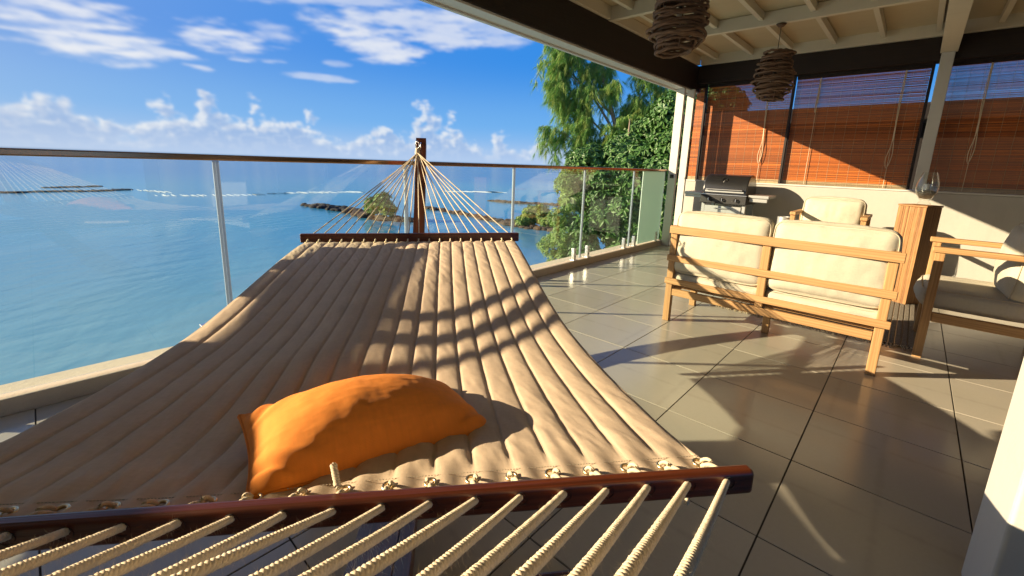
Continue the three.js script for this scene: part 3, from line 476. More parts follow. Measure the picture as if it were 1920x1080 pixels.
function bedMid(u, v) {                                             // the cloth's middle surface; v runs 0 (left) to 1 (right)
  const e = 0.012, vv = -e + (1 + 2 * e) * v, x0 = mix(NLc[0], NRc[0], vv), y0 = mix(NLc[1], NRc[1], vv), z0 = mix(NLc[2], NRc[2], vv), x1 = mix(FLc[0], FRc[0], vv), y1 = mix(FLc[1], FRc[1], vv), z1 = mix(FLc[2], FRc[2], vv);
  const w = v - 0.5, dent = -0.02 * Math.exp(-((u - 0.13) ** 2) / 0.01 - ((v - 0.36) ** 2) / 0.03);
  const y = mix(y0, y1, u) + sag(u) - 0.022 * (0.25 - w * w) * 4 * Math.sin(Math.PI * u) + 0.05 * Math.exp(-(((v - 0.42) / 0.17) ** 2)) * Math.sin(Math.PI * Math.min(1, u * 1.25)) * sm(0.12, 0.3, u) + dent;
  const pinch = 0.03 * Math.sin(Math.PI * u) * w * 2;
  return V(mix(x0, x1, u) - pinch * HB[0], y, mix(z0, z1, u) - pinch * HB[1]);
}
const U0 = 0.021, U1 = 0.968;
{
  const root = thing('hammock', 'quilted tan hammock with brown spreader bars and cream ropes', 'hammock', V(-1.2, 0.76, -1.95));
  // quilted bed: padded channels with seams, hemmed ends
  const nV = CH * 14, nU = 230, top = [], pos = [], uv = [], idx = [];
  for (let i = 0; i <= nU; i++) for (let j = 0; j <= nV; j++) {
    const u = mix(U0, U1, i / nU), v = j / nV, c = v * CH, f = c - Math.floor(Math.min(c, CH - 1e-6)), k = Math.floor(Math.min(c, CH - 1e-6));
    const arch = Math.pow(Math.max(0, 1 - Math.pow(Math.abs(2 * f - 1), 2.2)), 0.5);
    const endN = sm(U0 + 0.012, U0 + 0.055, u), endF = sm(U1 - 0.004, U1 - 0.035, u), fill = endN * endF;
    const crease = (fbm(u * 34 + k * 3.7 + f * 1.4, f * 1.7 + k, 4, 900 + k) - 0.5), soft = fbm(u * 7 + k * 9, k * 2.3, 3, 930) - 0.5;
    const farFold = sm(0.5, 0.95, u) * (0.6 + 0.4 * sm(0.7, 0.2, v)), nearFold = sm(0.3, 0.04, u);
    let h = arch * fill * (0.0078 + 0.0025 * soft + crease * (0.003 + 0.011 * farFold + 0.006 * nearFold));
    h += (0.004 + 0.003 * nearFold) * (fbm(u * 16 + v * 3, v * 22, 3, 950) - 0.5) * fill;
    const n = new THREE.Vector3(0, 1, 0), p = bedMid(u, v), frill = (1 - endF) * 0.006 * Math.abs(Math.sin(c * Math.PI)) + 0.004 * (1 - endN) * Math.sin(c * 6.28);
    top.push(p.clone().addScaledVector(n, h + frill + 0.004)); pos.push(...top[top.length - 1].toArray()); uv.push(v * 1.28, u * 2.25);
  }
  const bot = pos.length / 3;
  for (let i = 0; i <= nU; i++) for (let j = 0; j <= nV; j++) { const u = mix(U0, U1, i / nU), v = j / nV, c = v * CH, f = c - Math.floor(Math.min(c, CH - 1e-6)), arch = Math.sqrt(Math.max(0, 1 - (2 * f - 1) ** 2)), fill = sm(U0 + 0.012, U0 + 0.06, u) * sm(U1 - 0.004, U1 - 0.04, u), p = bedMid(u, v); pos.push(p.x, p.y - 0.0015 - arch * fill * 0.012, p.z); uv.push(v * 1.28, u * 2.25); }
  const W = nV + 1;
  for (let i = 0; i < nU; i++) for (let j = 0; j < nV; j++) { const a = i * W + j, b = a + W; idx.push(a, a + 1, b, b, a + 1, b + 1, bot + a, bot + b, bot + a + 1, bot + b, bot + b + 1, bot + a + 1); }
  for (let i = 0; i < nU; i++) for (const j of [0, nV]) { const a = i * W + j, b = a + W; j ? idx.push(a, bot + a, b, b, bot + a, bot + b) : idx.push(a, b, bot + a, b, bot + b, bot + a); }
  for (let j = 0; j < nV; j++) for (const i of [0, nU]) { const a = i * W + j, b = a + 1; i ? idx.push(a, b, bot + a, b, bot + b, bot + a) : idx.push(a, bot + a, b, b, bot + a, bot + b); }
  const g = new THREE.BufferGeometry(); g.setAttribute('position', new THREE.Float32BufferAttribute(pos, 3)); g.setAttribute('uv', new THREE.Float32BufferAttribute(uv, 2)); g.setIndex(idx); g.computeVertexNormals();
  const bed = part('quilted_bed', [g], M.canvas, root);
  // stitching along the near hem
  const st = []; for (let j = 0; j < 260; j++) { const v = (j + 0.5) / 260, a = bedMid(0.043, v), b = bedMid(0.043, v + 0.0022); a.y += 0.0075; b.y += 0.0075; st.push(rod(a, b, 0.0009, 4)); }
  part('hem_stitching', st, M.piping, bed, undefined, true);
  // edge cord down each side
  for (const v of [0, 1]) { const pts = []; for (let i = 0; i <= 24; i++) pts.push(bedMid(mix(U0, U1, i / 24), v)); part('edge_binding', tube(pts, 0.0055, 6, 90), M.canvas, bed); }
  const off = P3([HX[0], 0, HX[1]]);
  const drop = new THREE.Vector3(0, -0.005, 0);
  const near = part('spreader_bar', bar(P3(NLc).addScaledVector(off, 0.0115).add(drop).addScaledVector(P3([HB[0], 0.006, HB[1]]), -0.047), P3(NRc).addScaledVector(off, 0.0115).add(drop).addScaledVector(P3([HB[0], 0.006, HB[1]]), 0.047), 0.023, 0.042, 0.0075), M.hamWood, root, 'nearer bar of the hammock');
  const lower = new THREE.Vector3(0, -0.02, 0);
  const far = part('spreader_bar', bar(P3(FLc).add(lower).addScaledVector(off, -0.012).addScaledVector(P3([HB[0], 0, HB[1]]), -0.05), P3(FRc).add(lower).addScaledVector(off, -0.012).addScaledVector(P3([HB[0], 0, HB[1]]), 0.05), 0.03, 0.056, 0.007), M.hamWood, root, 'farther bar of the hammock');
  // ropes: three strands twisted, with loose fibres near the viewer
  reseed(960);
  const RN = V(0.2487, 1.38, -3.1684), RF = V(-2.785, 1.395, -0.722);
  function rope(a, b, r, pitch, strands, seg, slack, fuzz) {
    const d = b.clone().sub(a), L = d.length(), n = Math.max(8, Math.round(L / pitch * 8)), X = d.clone().normalize(), s1 = X.clone().cross(UP).normalize(), s2 = s1.clone().cross(X), g = [], ph = rr(0, 6.28);
    const at = (t) => a.clone().addScaledVector(d, t).add(new THREE.Vector3(0, -slack * 4 * t * (1 - t), 0));
    for (let k = 0; k < strands; k++) { const pts = []; for (let i = 0; i <= n; i++) { const t = i / n, q = ph + k * 6.2832 / strands + t * L / pitch * 6.2832 / 1, p = at(t); pts.push(p.addScaledVector(s1, Math.cos(q) * r * 0.5).addScaledVector(s2, Math.sin(q) * r * 0.5)); }
      g.push(clean(new THREE.TubeGeometry(new Poly(pts), n, r * 0.54, seg, false))); }
    const out = { g, f: [] };
    if (fuzz) { const pos = []; for (let i = 0; i < fuzz; i++) { const t = rnd(), q = rr(0, 6.28), p = at(t), o = s1.clone().multiplyScalar(Math.cos(q)).addScaledVector(s2, Math.sin(q)), A = p.clone().addScaledVector(o, r * 0.9), Lf = rr(0.003, 0.012), e = A.clone().addScaledVector(o, Lf * 0.7).addScaledVector(X, rr(-1, 1) * Lf).addScaledVector(UP, rr(-0.5, 0.2) * Lf), w = X.clone().multiplyScalar(0.00022); pos.push(...A.clone().add(w).toArray(), ...A.clone().sub(w).toArray(), ...e.toArray()); } const h = new THREE.BufferGeometry(); h.setAttribute('position', new THREE.Float32BufferAttribute(pos, 3)); h.setAttribute('uv', new THREE.Float32BufferAttribute(new Float32Array(pos.length / 3 * 2), 2)); h.computeVertexNormals(); out.f.push(h); }
    return out;
  }
  class Poly extends THREE.Curve { constructor(p) { super(); this.p = p; } getPoint(t, o = new THREE.Vector3()) { const k = t * (this.p.length - 1), i = Math.min(this.p.length - 2, Math.floor(k)); return o.copy(this.p[i]).lerp(this.p[i + 1], k - i); } getPointAt(t, o) { return this.getPoint(t, o); } getTangent(t, o = new THREE.Vector3()) { const k = t * (this.p.length - 1), i = Math.min(this.p.length - 2, Math.floor(k)); return o.copy(this.p[i + 1]).sub(this.p[i]).normalize(); } getTangentAt(t, o) { return this.getTangent(t, o); } }
  for (let k = 0; k < 20; k++) {
    const a = onBar(NLc, NRc, k).addScaledVector(off, 0.004), r = rope(a, RN.clone().add(new THREE.Vector3(rr(-0.01, 0.01), rr(-0.01, 0.01), rr(-0.01, 0.01))), rr(0.0051, 0.0058), rr(0.018, 0.025), 3, 6, rr(0.002, 0.012), 700);
    const o = part('rope', r.g, M.rope, root); part('loose_fibres', r.f, M.fibre, o, undefined, true);
    const h = onBar(NLc, NRc, k), sc = P3([-HX[0], 0, -HX[1]]); part('hole', [rod(h.clone().addScaledVector(off, 0.004), h.clone().addScaledVector(off, -0.0012), 0.0105, 12)], M.blackMatt, near);
    const b = onBar(FLc, FRc, k).add(new THREE.Vector3(0, -0.012, 0)), q = rope(b, RF.clone().add(new THREE.Vector3(rr(-0.012, 0.012), rr(-0.02, 0.0), rr(-0.012, 0.012))), 0.004, 0.03, 3, 4, rr(0, 0.003), 0);
    part('rope', q.g, M.rope, root);
  }
  // cords that tie the cloth's eyelets to the bars
  for (let k = 0; k < 20; k++) {
    const v = (k / 19) * 0.976 + 0.012, e = bedMid(0.0325, v); e.y += 0.0065;
    const ring = new THREE.TorusGeometry(0.0085, 0.0028, 8, 18); ring.rotateX(Math.PI / 2); ring.translate(e.x, e.y, e.z); part('eyelet', [clean(ring)], M.brass, bed);
    const barP = onBar(NLc, NRc, k).addScaledVector(off, 0.026).add(new THREE.Vector3(0, 0.004, 0)), dn = new THREE.Vector3(0, -0.012, 0), side = P3([HB[0], 0, HB[1]]).multiplyScalar(0.005 * (k % 2 ? 1 : -1));
    const mid = e.clone().lerp(barP, 0.5).add(new THREE.Vector3(0, 0.008, 0));
    const c = rope(e.clone().add(dn), barP, 0.0042, 0.012, 3, 4, -0.008, 0), c2 = rope(e.clone().add(new THREE.Vector3(0, 0.003, 0)).add(side), mid.clone().add(side), 0.0036, 0.012, 3, 4, -0.004, 0);
    part('lacing_cord', [...c.g, ...c2.g], M.rope, root);
    const e2 = bedMid(U1 - 0.004, v), b2 = onBar(FLc, FRc, k).add(new THREE.Vector3(0, -0.03, 0)).addScaledVector(off, -0.028); e2.y += 0.008;
    const l = rope(e2, b2, 0.0045, 0.014, 3, 4, -0.008, 0); part('lacing_cord', l.g, M.rope, root);
    const er = new THREE.TorusGeometry(0.008, 0.0025, 6, 14); er.rotateX(Math.PI / 2); er.translate(e2.x, e2.y + 0.002, e2.z); part('eyelet', [clean(er)], M.brass, bed);
  }
  // two loose cord ends
  part('cord_end', rope(onBar(NLc, NRc, 10.0).addScaledVector(off, 0.03).add(new THREE.Vector3(0, 0.02, 0)), onBar(NLc, NRc, 9.9).addScaledVector(off, 0.04).add(new THREE.Vector3(0, 0.047, 0)), 0.0052, 0.012, 3, 5, 0, 0).g, M.rope, root);
  part('cord_end', rope(onBar(NLc, NRc, 18.25).addScaledVector(off, 0.02).add(new THREE.Vector3(0, -0.02, 0)), onBar(NLc, NRc, 18.2).addScaledVector(off, 0.02).add(new THREE.Vector3(0, -0.05, 0)), 0.004, 0.012, 3, 5, 0, 0).g, M.rope, root);
  // gathering knot, ring and hook at the far post; ring of the near end
  const dirF = V(-HX[0], 0, -HX[1]);
  part('rope_knot', [taper([RF.clone().add(new THREE.Vector3(0, 0.035, 0)), RF.clone(), RF.clone().add(new THREE.Vector3(0, -0.05, 0)).addScaledVector(dirF, 0.03)], [0.014, 0.021, 0.013], 10)], M.rope, root);
  const link = (p, r, w, ry) => { const q = new THREE.TorusGeometry(r, w, 8, 20); q.scale(0.75, 1.25, 1); q.rotateY(ry); q.translate(p.x, p.y, p.z); return clean(q); };
  part('chain_link', [link(RF.clone().add(new THREE.Vector3(0, 0.058, 0)), 0.022, 0.0045, 0.4)], M.steel, root);
  part('chain_link', [link(RN, 0.03, 0.005, 0.4)], M.steel, root);

  // the arc stand
  const s = thing('hammock_stand', 'dark brown curved wooden hammock stand with its post at the rail', 'stand', V(-1.2, 0, -1.95));
  const C0 = [-1.2, -1.95], along = (q, h, lat = 0) => V(C0[0] + HX[0] * q + HB[0] * lat, h, C0[1] + HX[1] * q + HB[1] * lat);
  const arcH = (q) => 0.06 + 0.25 * q * q + 0.0045 * Math.abs(q) ** 5.2;
  function arc(name, lat, w, hgt, a0, a1, m, parent, label) {
    const pos = [], idx = [], uv = [], up = [], N = 60; let len = 0;
    for (let i = 0; i <= N; i++) { const q = mix(a0, a1, i / N), h = arcH(q), sl = (arcH(q + 0.01) - arcH(q - 0.01)) / 0.02, L = Math.hypot(1, sl), nx = -sl / L, ny = 1 / L; if (i) len += L * Math.abs(a1 - a0) / N;
      for (const [sx, sy] of [[-1, -1], [1, -1], [1, 1], [-1, 1], [-1, -1]]) { const p = along(q + nx * sy * hgt / 2, h + ny * sy * hgt / 2, lat + sx * w / 2); pos.push(p.x, p.y, p.z); uv.push(len, sx * w / 2 + sy * hgt / 2); } }
    for (let i = 0; i < N; i++) for (let j = 0; j < 4; j++) { const a = i * 5 + j, b = a + 5; idx.push(a, b, a + 1, b, b + 1, a + 1); }
    idx.push(0, 1, 2, 0, 2, 3); const e = N * 5; idx.push(e, e + 2, e + 1, e, e + 3, e + 2);
    let g2 = new THREE.BufferGeometry(); g2.setAttribute('position', new THREE.Float32BufferAttribute(pos, 3)); g2.setAttribute('uv', new THREE.Float32BufferAttribute(uv, 2)); g2.setIndex(idx); g2 = g2.toNonIndexed(); g2.computeVertexNormals(); return part(name, g2, m, parent, label);
  }
  arc('arc_beam', 0, 0.082, 0.1, -2.12, 2.17, M.hamWood, s, 'long curved beam, its tip the post at the rail');
  arc('lower_plank', -0.066, 0.045, 0.09, -1.0, 1.0, M.hamWood, s); arc('lower_plank', 0.066, 0.045, 0.09, -1.0, 1.0, M.hamWood, s);
  for (const q of [-0.62, 0.75]) part('foot', bar(along(q, 0.034, -0.62), along(q, 0.034, 0.62), 0.13, 0.062, 0.02), M.hamWood, s);
  for (const q of [-0.3, -0.12]) for (const lat of [-0.1, 0.1]) { const h = arcH(q) + 0.05; part('bolt', [rod(along(q, h - 0.03, lat * 0.66), along(q, h + 0.004, lat * 0.66), 0.013, 14), rod(along(q, h, lat * 0.66), along(q, h + 0.012, lat * 0.66), 0.007, 8)], M.steel, s); }
  part('hook', [tube([along(2.13, 1.475), along(2.06, 1.472), along(2.033, 1.46), along(2.025, 1.44), along(2.04, 1.425)], 0.0055, 8, 30)], M.steel, s);
}
// ---------------------------------------------------------------- orange pillow
{
  const n = 90, L = 0.452, W = 0.248;
  const t = thing('pillow', 'plump orange pillow lying on the hammock', 'pillow', V(-0.507, 0.745, -2.45));
  const ax = P3([0.24, 0, 0.97]).normalize(), ay = P3([-0.97, 0, 0.24]).normalize();
  const make = (side) => {
    const pos = [], uv = [], idx = [];
    for (let i = 0; i <= n; i++) for (let j = 0; j <= n; j++) {
      const a = -1 + 2 * i / n, b = -1 + 2 * j / n, ed = (1 - a * a) * (1 - b * b);
      const pullB = 1 - 0.1 * (1 - a * a), pullA = 1 - 0.05 * (1 - b * b);
      const x = a * L / 2 * pullA, y = b * W / 2 * pullB;
      const puff = Math.pow(Math.max(0, 1 - Math.abs(a) ** 2.2), 0.66) * Math.pow(Math.max(0, 1 - Math.abs(b) ** 2.1), 0.6);
      const corner = Math.max(0, Math.abs(a) + Math.abs(b) - 1.05), wr = (fbm(a * 3 + b * 5, b * 3 - a * 4, 4, 970) - 0.5) * 0.003 + Math.sin((a * b) * 22 + fbm(a * 2, b * 2, 2, 975) * 6) * 0.008 * corner + (fbm(a * 9, b * 2.2, 3, 979) - 0.5) * 0.003 * (1 - Math.abs(b));
      const h = side > 0 ? 0.105 * puff + wr * Math.min(1, puff * 4) : -0.05 * puff;
      const base = 0.044 + 0.012 * corner - 0.018 * a + 0.004 * b - 0.024 * Math.max(0, a) * Math.max(0, b);
      const p = ax.clone().multiplyScalar(x).addScaledVector(ay, y); p.y += base + h; pos.push(t.position.x + p.x, t.position.y + p.y, t.position.z + p.z); uv.push(x, y);
    }
    for (let i = 0; i < n; i++) for (let j = 0; j < n; j++) { const p = i * (n + 1) + j, q = p + n + 1; side > 0 ? idx.push(p, q, p + 1, q, q + 1, p + 1) : idx.push(p, p + 1, q, q, p + 1, q + 1); }
    const g = new THREE.BufferGeometry(); g.setAttribute('position', new THREE.Float32BufferAttribute(pos, 3)); g.setAttribute('uv', new THREE.Float32BufferAttribute(uv, 2)); g.setIndex(idx); g.computeVertexNormals(); return g;
  };
  part('cover', [make(1), make(-1)], M.orange, t);
  const seam = []; for (let k = 0; k < 160; k++) { const q = k / 160 * 4, s = Math.floor(q), f = -1 + 2 * (q - s), a = [f, 1, -f, -1][s], b = [-1, f, 1, -f][s]; const pullB = 1 - 0.1 * (1 - a * a), pullA = 1 - 0.05 * (1 - b * b), corner = Math.max(0, Math.abs(a) + Math.abs(b) - 1.05); const p = ax.clone().multiplyScalar(a * L / 2 * pullA).addScaledVector(ay, b * W / 2 * pullB); p.y += 0.044 + 0.012 * corner - 0.018 * a + 0.004 * b - 0.024 * Math.max(0, a) * Math.max(0, b); seam.push(p.add(t.position)); }
  part('seam', tube(seam, 0.003, 6, 320, true), M.orange, t);
}
// ---------------------------------------------------------------- teak sofa, armchairs, rug, pedestal
// a soft box cushion about the origin: x width, y height, z depth, bulging and creased
function cushion(w, h, d, s, bulge = 0.03) {
  const g = new RoundedBoxGeometry(w, h, d, 10, Math.min(w, h, d) * 0.36); const P = g.attributes.position;
  const big = new THREE.BoxGeometry(1, 1, 1, 1, 1, 1);
  for (let i = 0; i < P.count; i++) {
    const x = P.getX(i), y = P.getY(i), z = P.getZ(i), a = 2 * x / w, b = 2 * y / h, c = 2 * z / d;
    const k = (p, q) => Math.max(0, 1 - p * p) * Math.max(0, 1 - q * q);
    P.setXYZ(i, x + Math.sign(x) * bulge * 0.4 * k(b, c) , y + Math.sign(y) * bulge * 0.5 * k(a, c), z + Math.sign(z) * bulge * k(a, b));
  }
  return g;
}
function softBox(w, h, d, s, bulge) {                                // finer: a subdivided box rounded by a power norm
  const N = 34, out = [];
  const g = new THREE.BoxGeometry(2, 2, 2, N, N, N), P = g.attributes.position, uv = new Float32Array(P.count * 2), NN = g.attributes.normal;
  const min = Math.min(w, h, d);
  for (let i = 0; i < P.count; i++) {
    let a = P.getX(i), b = P.getY(i), c = P.getZ(i);
    const f = (t, L) => { const e = min * 0.34 / L; return Math.sign(t) * Math.min(1, Math.abs(t)); };
    const r = min * 0.36, hw = w / 2, hh = h / 2, hd = d / 2; let x = a * hw, y = b * hh, z = c * hd;
    const cx = Math.max(-hw + r, Math.min(hw - r, x)), cy = Math.max(-hh + r, Math.min(hh - r, y)), cz = Math.max(-hd + r, Math.min(hd - r, z));
    const dx = x - cx, dy = y - cy, dz = z - cz, L = Math.hypot(dx, dy, dz); if (L > 1e-9) { const m = r / L; x = cx + dx * m; y = cy + dy * m; z = cz + dz * m; }
    const k = (p, q) => Math.max(0, 1 - p * p) * Math.max(0, 1 - q * q), wr = (fbm(x * 9 + s, (y + z) * 7, 4, s) - 0.5) * 0.016 + (fbm(x * 34 + s, (y - z) * 5, 3, s + 3) - 0.5) * 0.006;
    const nx = Math.abs(NN.getX(i)) > 0.5, ny = Math.abs(NN.getY(i)) > 0.5, nz = Math.abs(NN.getZ(i)) > 0.5;
    if (nx) x += Math.sign(a) * (bulge * 0.35 * k(b, c) + wr * 0.6); if (ny) y += Math.sign(b) * (bulge * 0.5 * k(a, c) + wr * 0.7); if (nz) z += Math.sign(c) * (bulge * k(a, b) + wr);
    P.setXYZ(i, x, y, z); const u0 = nx ? z : x, v0 = ny ? z : y; uv[2 * i] = u0 + s; uv[2 * i + 1] = v0;
  }
  g.setAttribute('uv', new THREE.BufferAttribute(uv, 2)); g.computeVertexNormals(); return clean(g);
}
function pipe(w, h, z, r, s) { const p = []; for (let i = 0; i < 64; i++) { const q = i / 64 * 6.2832, c = Math.cos(q), n = Math.sin(q), e = 0.22; p.push(new THREE.Vector3(Math.sign(c) * Math.abs(c) ** e * w / 2 * 0.985, Math.sign(n) * Math.abs(n) ** e * h / 2 * 0.985, z + 0.004 * (vnoise(q * 3, s, 5) - 0.5))); } return tube(p, r, 5, 128, true); }
const put3 = (g, x, y, Z, rx = 0, ry = 0, rz = 0) => g.applyMatrix4(new THREE.Matrix4().compose(V(x, y, Z), new THREE.Quaternion().setFromEuler(new THREE.Euler(rx, ry, rz)), new THREE.Vector3(1, 1, 1)));
{
  reseed(1000);
  const x0 = -1.27, x1 = 0.23, Z0 = 0.8, Z1 = 1.5;
  const t = thing('sofa', 'two seat teak sofa with cream cushions, its slatted back to the viewer', 'sofa', V(-0.52, 0, 1.15));
  for (const x of [x0 + 0.003, x1 - 0.058]) { part('leg', bx(x, x + 0.055, 0, 0.855, Z0 + 0.021, Z0 + 0.075, 0.006, 'y'), M.teak, t); part('leg', bx(x, x + 0.055, 0, 0.6, Z1 - 0.055, Z1, 0.006, 'y'), M.teak, t); }
  part('leg', bx(-0.545, -0.495, 0, 0.238, 1.15, 1.2, 0.006, 'y'), M.teak, t);
  part('back_post', bx(-0.555, -0.5, 0.302, 0.852, Z0 + 0.021, Z0 + 0.07, 0.006, 'y'), M.teak, t);
  for (const [y, h] of [[0.79, 0.066], [0.548, 0.055], [0.345, 0.052]]) part('back_slat', bx(x0 - 0.004, x1 + 0.022, y, y + h, Z0, Z0 + 0.02, 0.006), M.teak, t);
  part('seat_rail', bx(x0 + 0.06, x1 - 0.06, 0.24, 0.3, Z0 + 0.026, Z0 + 0.06, 0.005), M.teak, t); part('seat_rail', bx(x0 + 0.06, x1 - 0.06, 0.24, 0.3, Z1 - 0.05, Z1 - 0.015, 0.005), M.teak, t);
  for (const x of [x0 + 0.012, x1 - 0.047]) { part('side_rail', bx(x, x + 0.035, 0.24, 0.3, Z0 + 0.078, Z1 - 0.057, 0.005), M.teak, t); part('arm', bx(x - 0.012, x + 0.047, 0.602, 0.63, Z0 + 0.077, Z1 + 0.02, 0.008), M.teak, t); }
  for (let i = 0; i < 7; i++) part('seat_slat', bx(x0 + 0.05, x1 - 0.05, 0.302, 0.318, Z0 + 0.085 + i * 0.085, Z0 + 0.14 + i * 0.085, 0.003), M.teak, t);
  const cw = 0.725;
  for (const k of [0, 1]) {
    const cx = k ? -0.147 : -0.885;
    const b = part('back_cushion', put3(softBox(cw, 0.53, 0.17, 31 + k * 7, 0.035), cx, k ? 0.715 : 0.712, 0.925, -0.07), M.cream, t);
    part('piping', put3(mergeGeometries([pipe(cw, 0.53, 0.062, 0.0045, 1 + k), pipe(cw, 0.53, -0.062, 0.0045, 3 + k)]), cx, k ? 0.715 : 0.712, 0.925, -0.07), M.piping, b);
    const s = part('seat_cushion', put3(softBox(cw, 0.125, 0.62, 51 + k * 7, 0.025), cx, 0.385, 1.16), M.cream, t);
    part('piping', put3(pipe(cw, 0.62, 0.045, 0.004, 7 + k), cx, 0.385, 1.16, -Math.PI / 2), M.piping, s); part('piping', put3(pipe(cw, 0.62, -0.045, 0.004, 9 + k), cx, 0.385, 1.16, -Math.PI / 2), M.piping, s);
  }
}
function armchair(label, place, turn) {                              // built facing +Z of its own, then turned and placed
  const t = thing('armchair', label, 'armchair', V(0, 0, 0));
  const w = 0.78, d = 0.7;
  for (const s of [-1, 1]) {
    const x = s * (w / 2 - 0.027);
    part('leg', bx(x - 0.027, x + 0.027, 0, 0.8, d / 2 - 0.054, d / 2, 0.006, 'y'), M.teak, t); part('leg', bx(x - 0.027, x + 0.027, 0, 0.8, -d / 2, -d / 2 + 0.054, 0.006, 'y'), M.teak, t);
    part('arm', bx(x - 0.035, x + 0.035, 0.802, 0.842, -d / 2 - 0.01, d / 2 + 0.02, 0.008), M.teak, t);
    part('side_rail', bx(x - 0.02, x + 0.02, 0.29, 0.36, -d / 2 + 0.056, d / 2 - 0.056, 0.006), M.teak, t);
  }
  for (const Z of [d / 2 - 0.05, -d / 2 + 0.012]) part('seat_rail', bx(-w / 2 + 0.057, w / 2 - 0.057, 0.29, 0.36, Z, Z + 0.036, 0.006), M.teak, t);
  for (const y of [0.45, 0.6, 0.74]) part('back_slat', bx(-w / 2 + 0.056, w / 2 - 0.056, y, y + 0.05, -d / 2 + 0.012, -d / 2 + 0.034, 0.005), M.teak, t);
  const s = part('seat_cushion', put3(softBox(w - 0.13, 0.16, d - 0.04, 71, 0.03), 0, 0.455, 0.05), M.cream, t); part('piping', put3(pipe(w - 0.13, d - 0.04, 0.06, 0.004, 4), 0, 0.455, 0.05, -Math.PI / 2), M.piping, s);
  const b = part('back_cushion', put3(softBox(w - 0.12, 0.52, 0.2, 83, 0.05), 0, 0.76, -d / 2 + 0.2, 0.07), M.cream, t); part('piping', put3(mergeGeometries([pipe(w - 0.12, 0.52, 0.075, 0.004, 5), pipe(w - 0.12, 0.52, -0.075, 0.004, 6)]), 0, 0.76, -d / 2 + 0.2, 0.07), M.piping, b);
  t.position.copy(place); t.rotation.y = turn; return t;
}
reseed(1040);
const ac = armchair('teak armchair with cream cushions at the right edge, side on to the viewer', V(0.755, 0, 1.87), 0);
ac.rotation.y = Math.PI / 2;                                         // faces the sofa side (-X)
const ac2 = ac.clone(); ac2.name = numbered('armchair'); ac2.position.copy(V(-0.53, 0, 4.1)); ac2.rotation.y = Math.PI; scene.add(ac2);
tag(ac2, 'teak armchair with cream cushions against the low wall behind the sofa', 'armchair');
{
  reseed(1060);
  M.rug = mat({ map: rep(tex(256, 256, (u, v) => { const k = 0.5 + 0.35 * (Math.sin(u * 6.2832 * 20) * 0.5 + 0.5) + 0.3 * vnoise(u * 90, v * 90, 1061); return [0.3 * k, 0.26 * k, 0.2 * k]; }, true), 1.2, 1.2), bumpMap: rep(weave, 5, 5), bumpScale: 0.004, roughness: 1 });
  const t = thing('rug', 'ribbed grey brown rug with a pale fringe under the seats', 'rug', V(-0.4, 0, 2.6));
  const strips = []; for (let i = 0; i < 38; i++) strips.push(bx(-1.1 + i * 0.04, -1.1 + i * 0.04 + 0.036, 0.001, 0.014, 1.66, 3.5, 0.006, 'z'));
  part('weave', strips, M.rug, t);
  const f = []; for (let i = 0; i < 120; i++) { const x = -1.1 + i * 0.0127; for (const [Z, s] of [[1.66, -1], [3.5, 1]]) f.push(tube([V(x, 0.012, Z), V(x + rr(-0.01, 0.01), 0.016, Z + s * 0.03), V(x + rr(-0.02, 0.02), 0.005, Z + s * rr(0.06, 0.085))], 0.0032, 4, 5)); }
  part('fringe', f, M.fibre, t, undefined, true);
}
{
  reseed(1070);
  const t = thing('pedestal', 'tall square pedestal of striped brown wood beside the sofa', 'pedestal', V(0.29, 0, 3.36));
  const a = 0.5; const g = [], gap = 0.25 / 5;
  for (let i = 0; i < 5; i++) { const q = bx(-0.125 + i * gap, -0.125 + (i + 1) * gap - 0.0015, 0, 1.03, -0.125, 0.125, 0.003, 'y'); const o = part('plank', q.rotateY(-a).translate(0.29, rr(-0.001, 0.001), -3.36), M.pedestal, t); }
  part('top_board', bx(-0.13, 0.13, 1.032, 1.05, -0.13, 0.13, 0.004).rotateY(-a).translate(0.29, 0, -3.36), M.pedestal, t);
  const v = thing('hurricane_lantern', 'clear glass hurricane vase with sand and a candle on the wooden pedestal', 'vase', V(0.31, 1.05, 3.34));
  const y = 1.051, p = V(0.31, 0, 3.34);
  M.vase = mat({ color: rgb(0.97, 0.98, 0.97), transmission: 1, thickness: 0, roughness: 0.02, ior: 1.45, side: THREE.DoubleSide });
  part('glass_shade', lathe([[0.04, y], [0.055, y + 0.004], [0.05, y + 0.02], [0.03, y + 0.045], [0.05, y + 0.07], [0.074, y + 0.11], [0.086, y + 0.165], [0.083, y + 0.22], [0.068, y + 0.28], [0.052, y + 0.33], [0.054, y + 0.332], [0.071, y + 0.28], [0.086, y + 0.22], [0.089, y + 0.165], [0.077, y + 0.108], [0.053, y + 0.066], [0.036, y + 0.045]], p, 40), M.vase, v);
  M.sand = mat({ map: paintTone(0.62, 0.52, 0.38, 1071), bumpMap: rep(plaster, 12, 12), bumpScale: 0.004, roughness: 1 });
  part('sand', lathe([[0, y + 0.06], [0.045, y + 0.068], [0.07, y + 0.11], [0.08, y + 0.14], [0.05, y + 0.148], [0, y + 0.145]], p, 28), M.sand, v);
  part('candle', [rod(V(0.31, y + 0.145, 3.34), V(0.31, y + 0.215, 3.34), 0.028, 20), rod(V(0.31, y + 0.215, 3.34), V(0.312, y + 0.225, 3.34), 0.002, 5)], M.bulb, v);
}
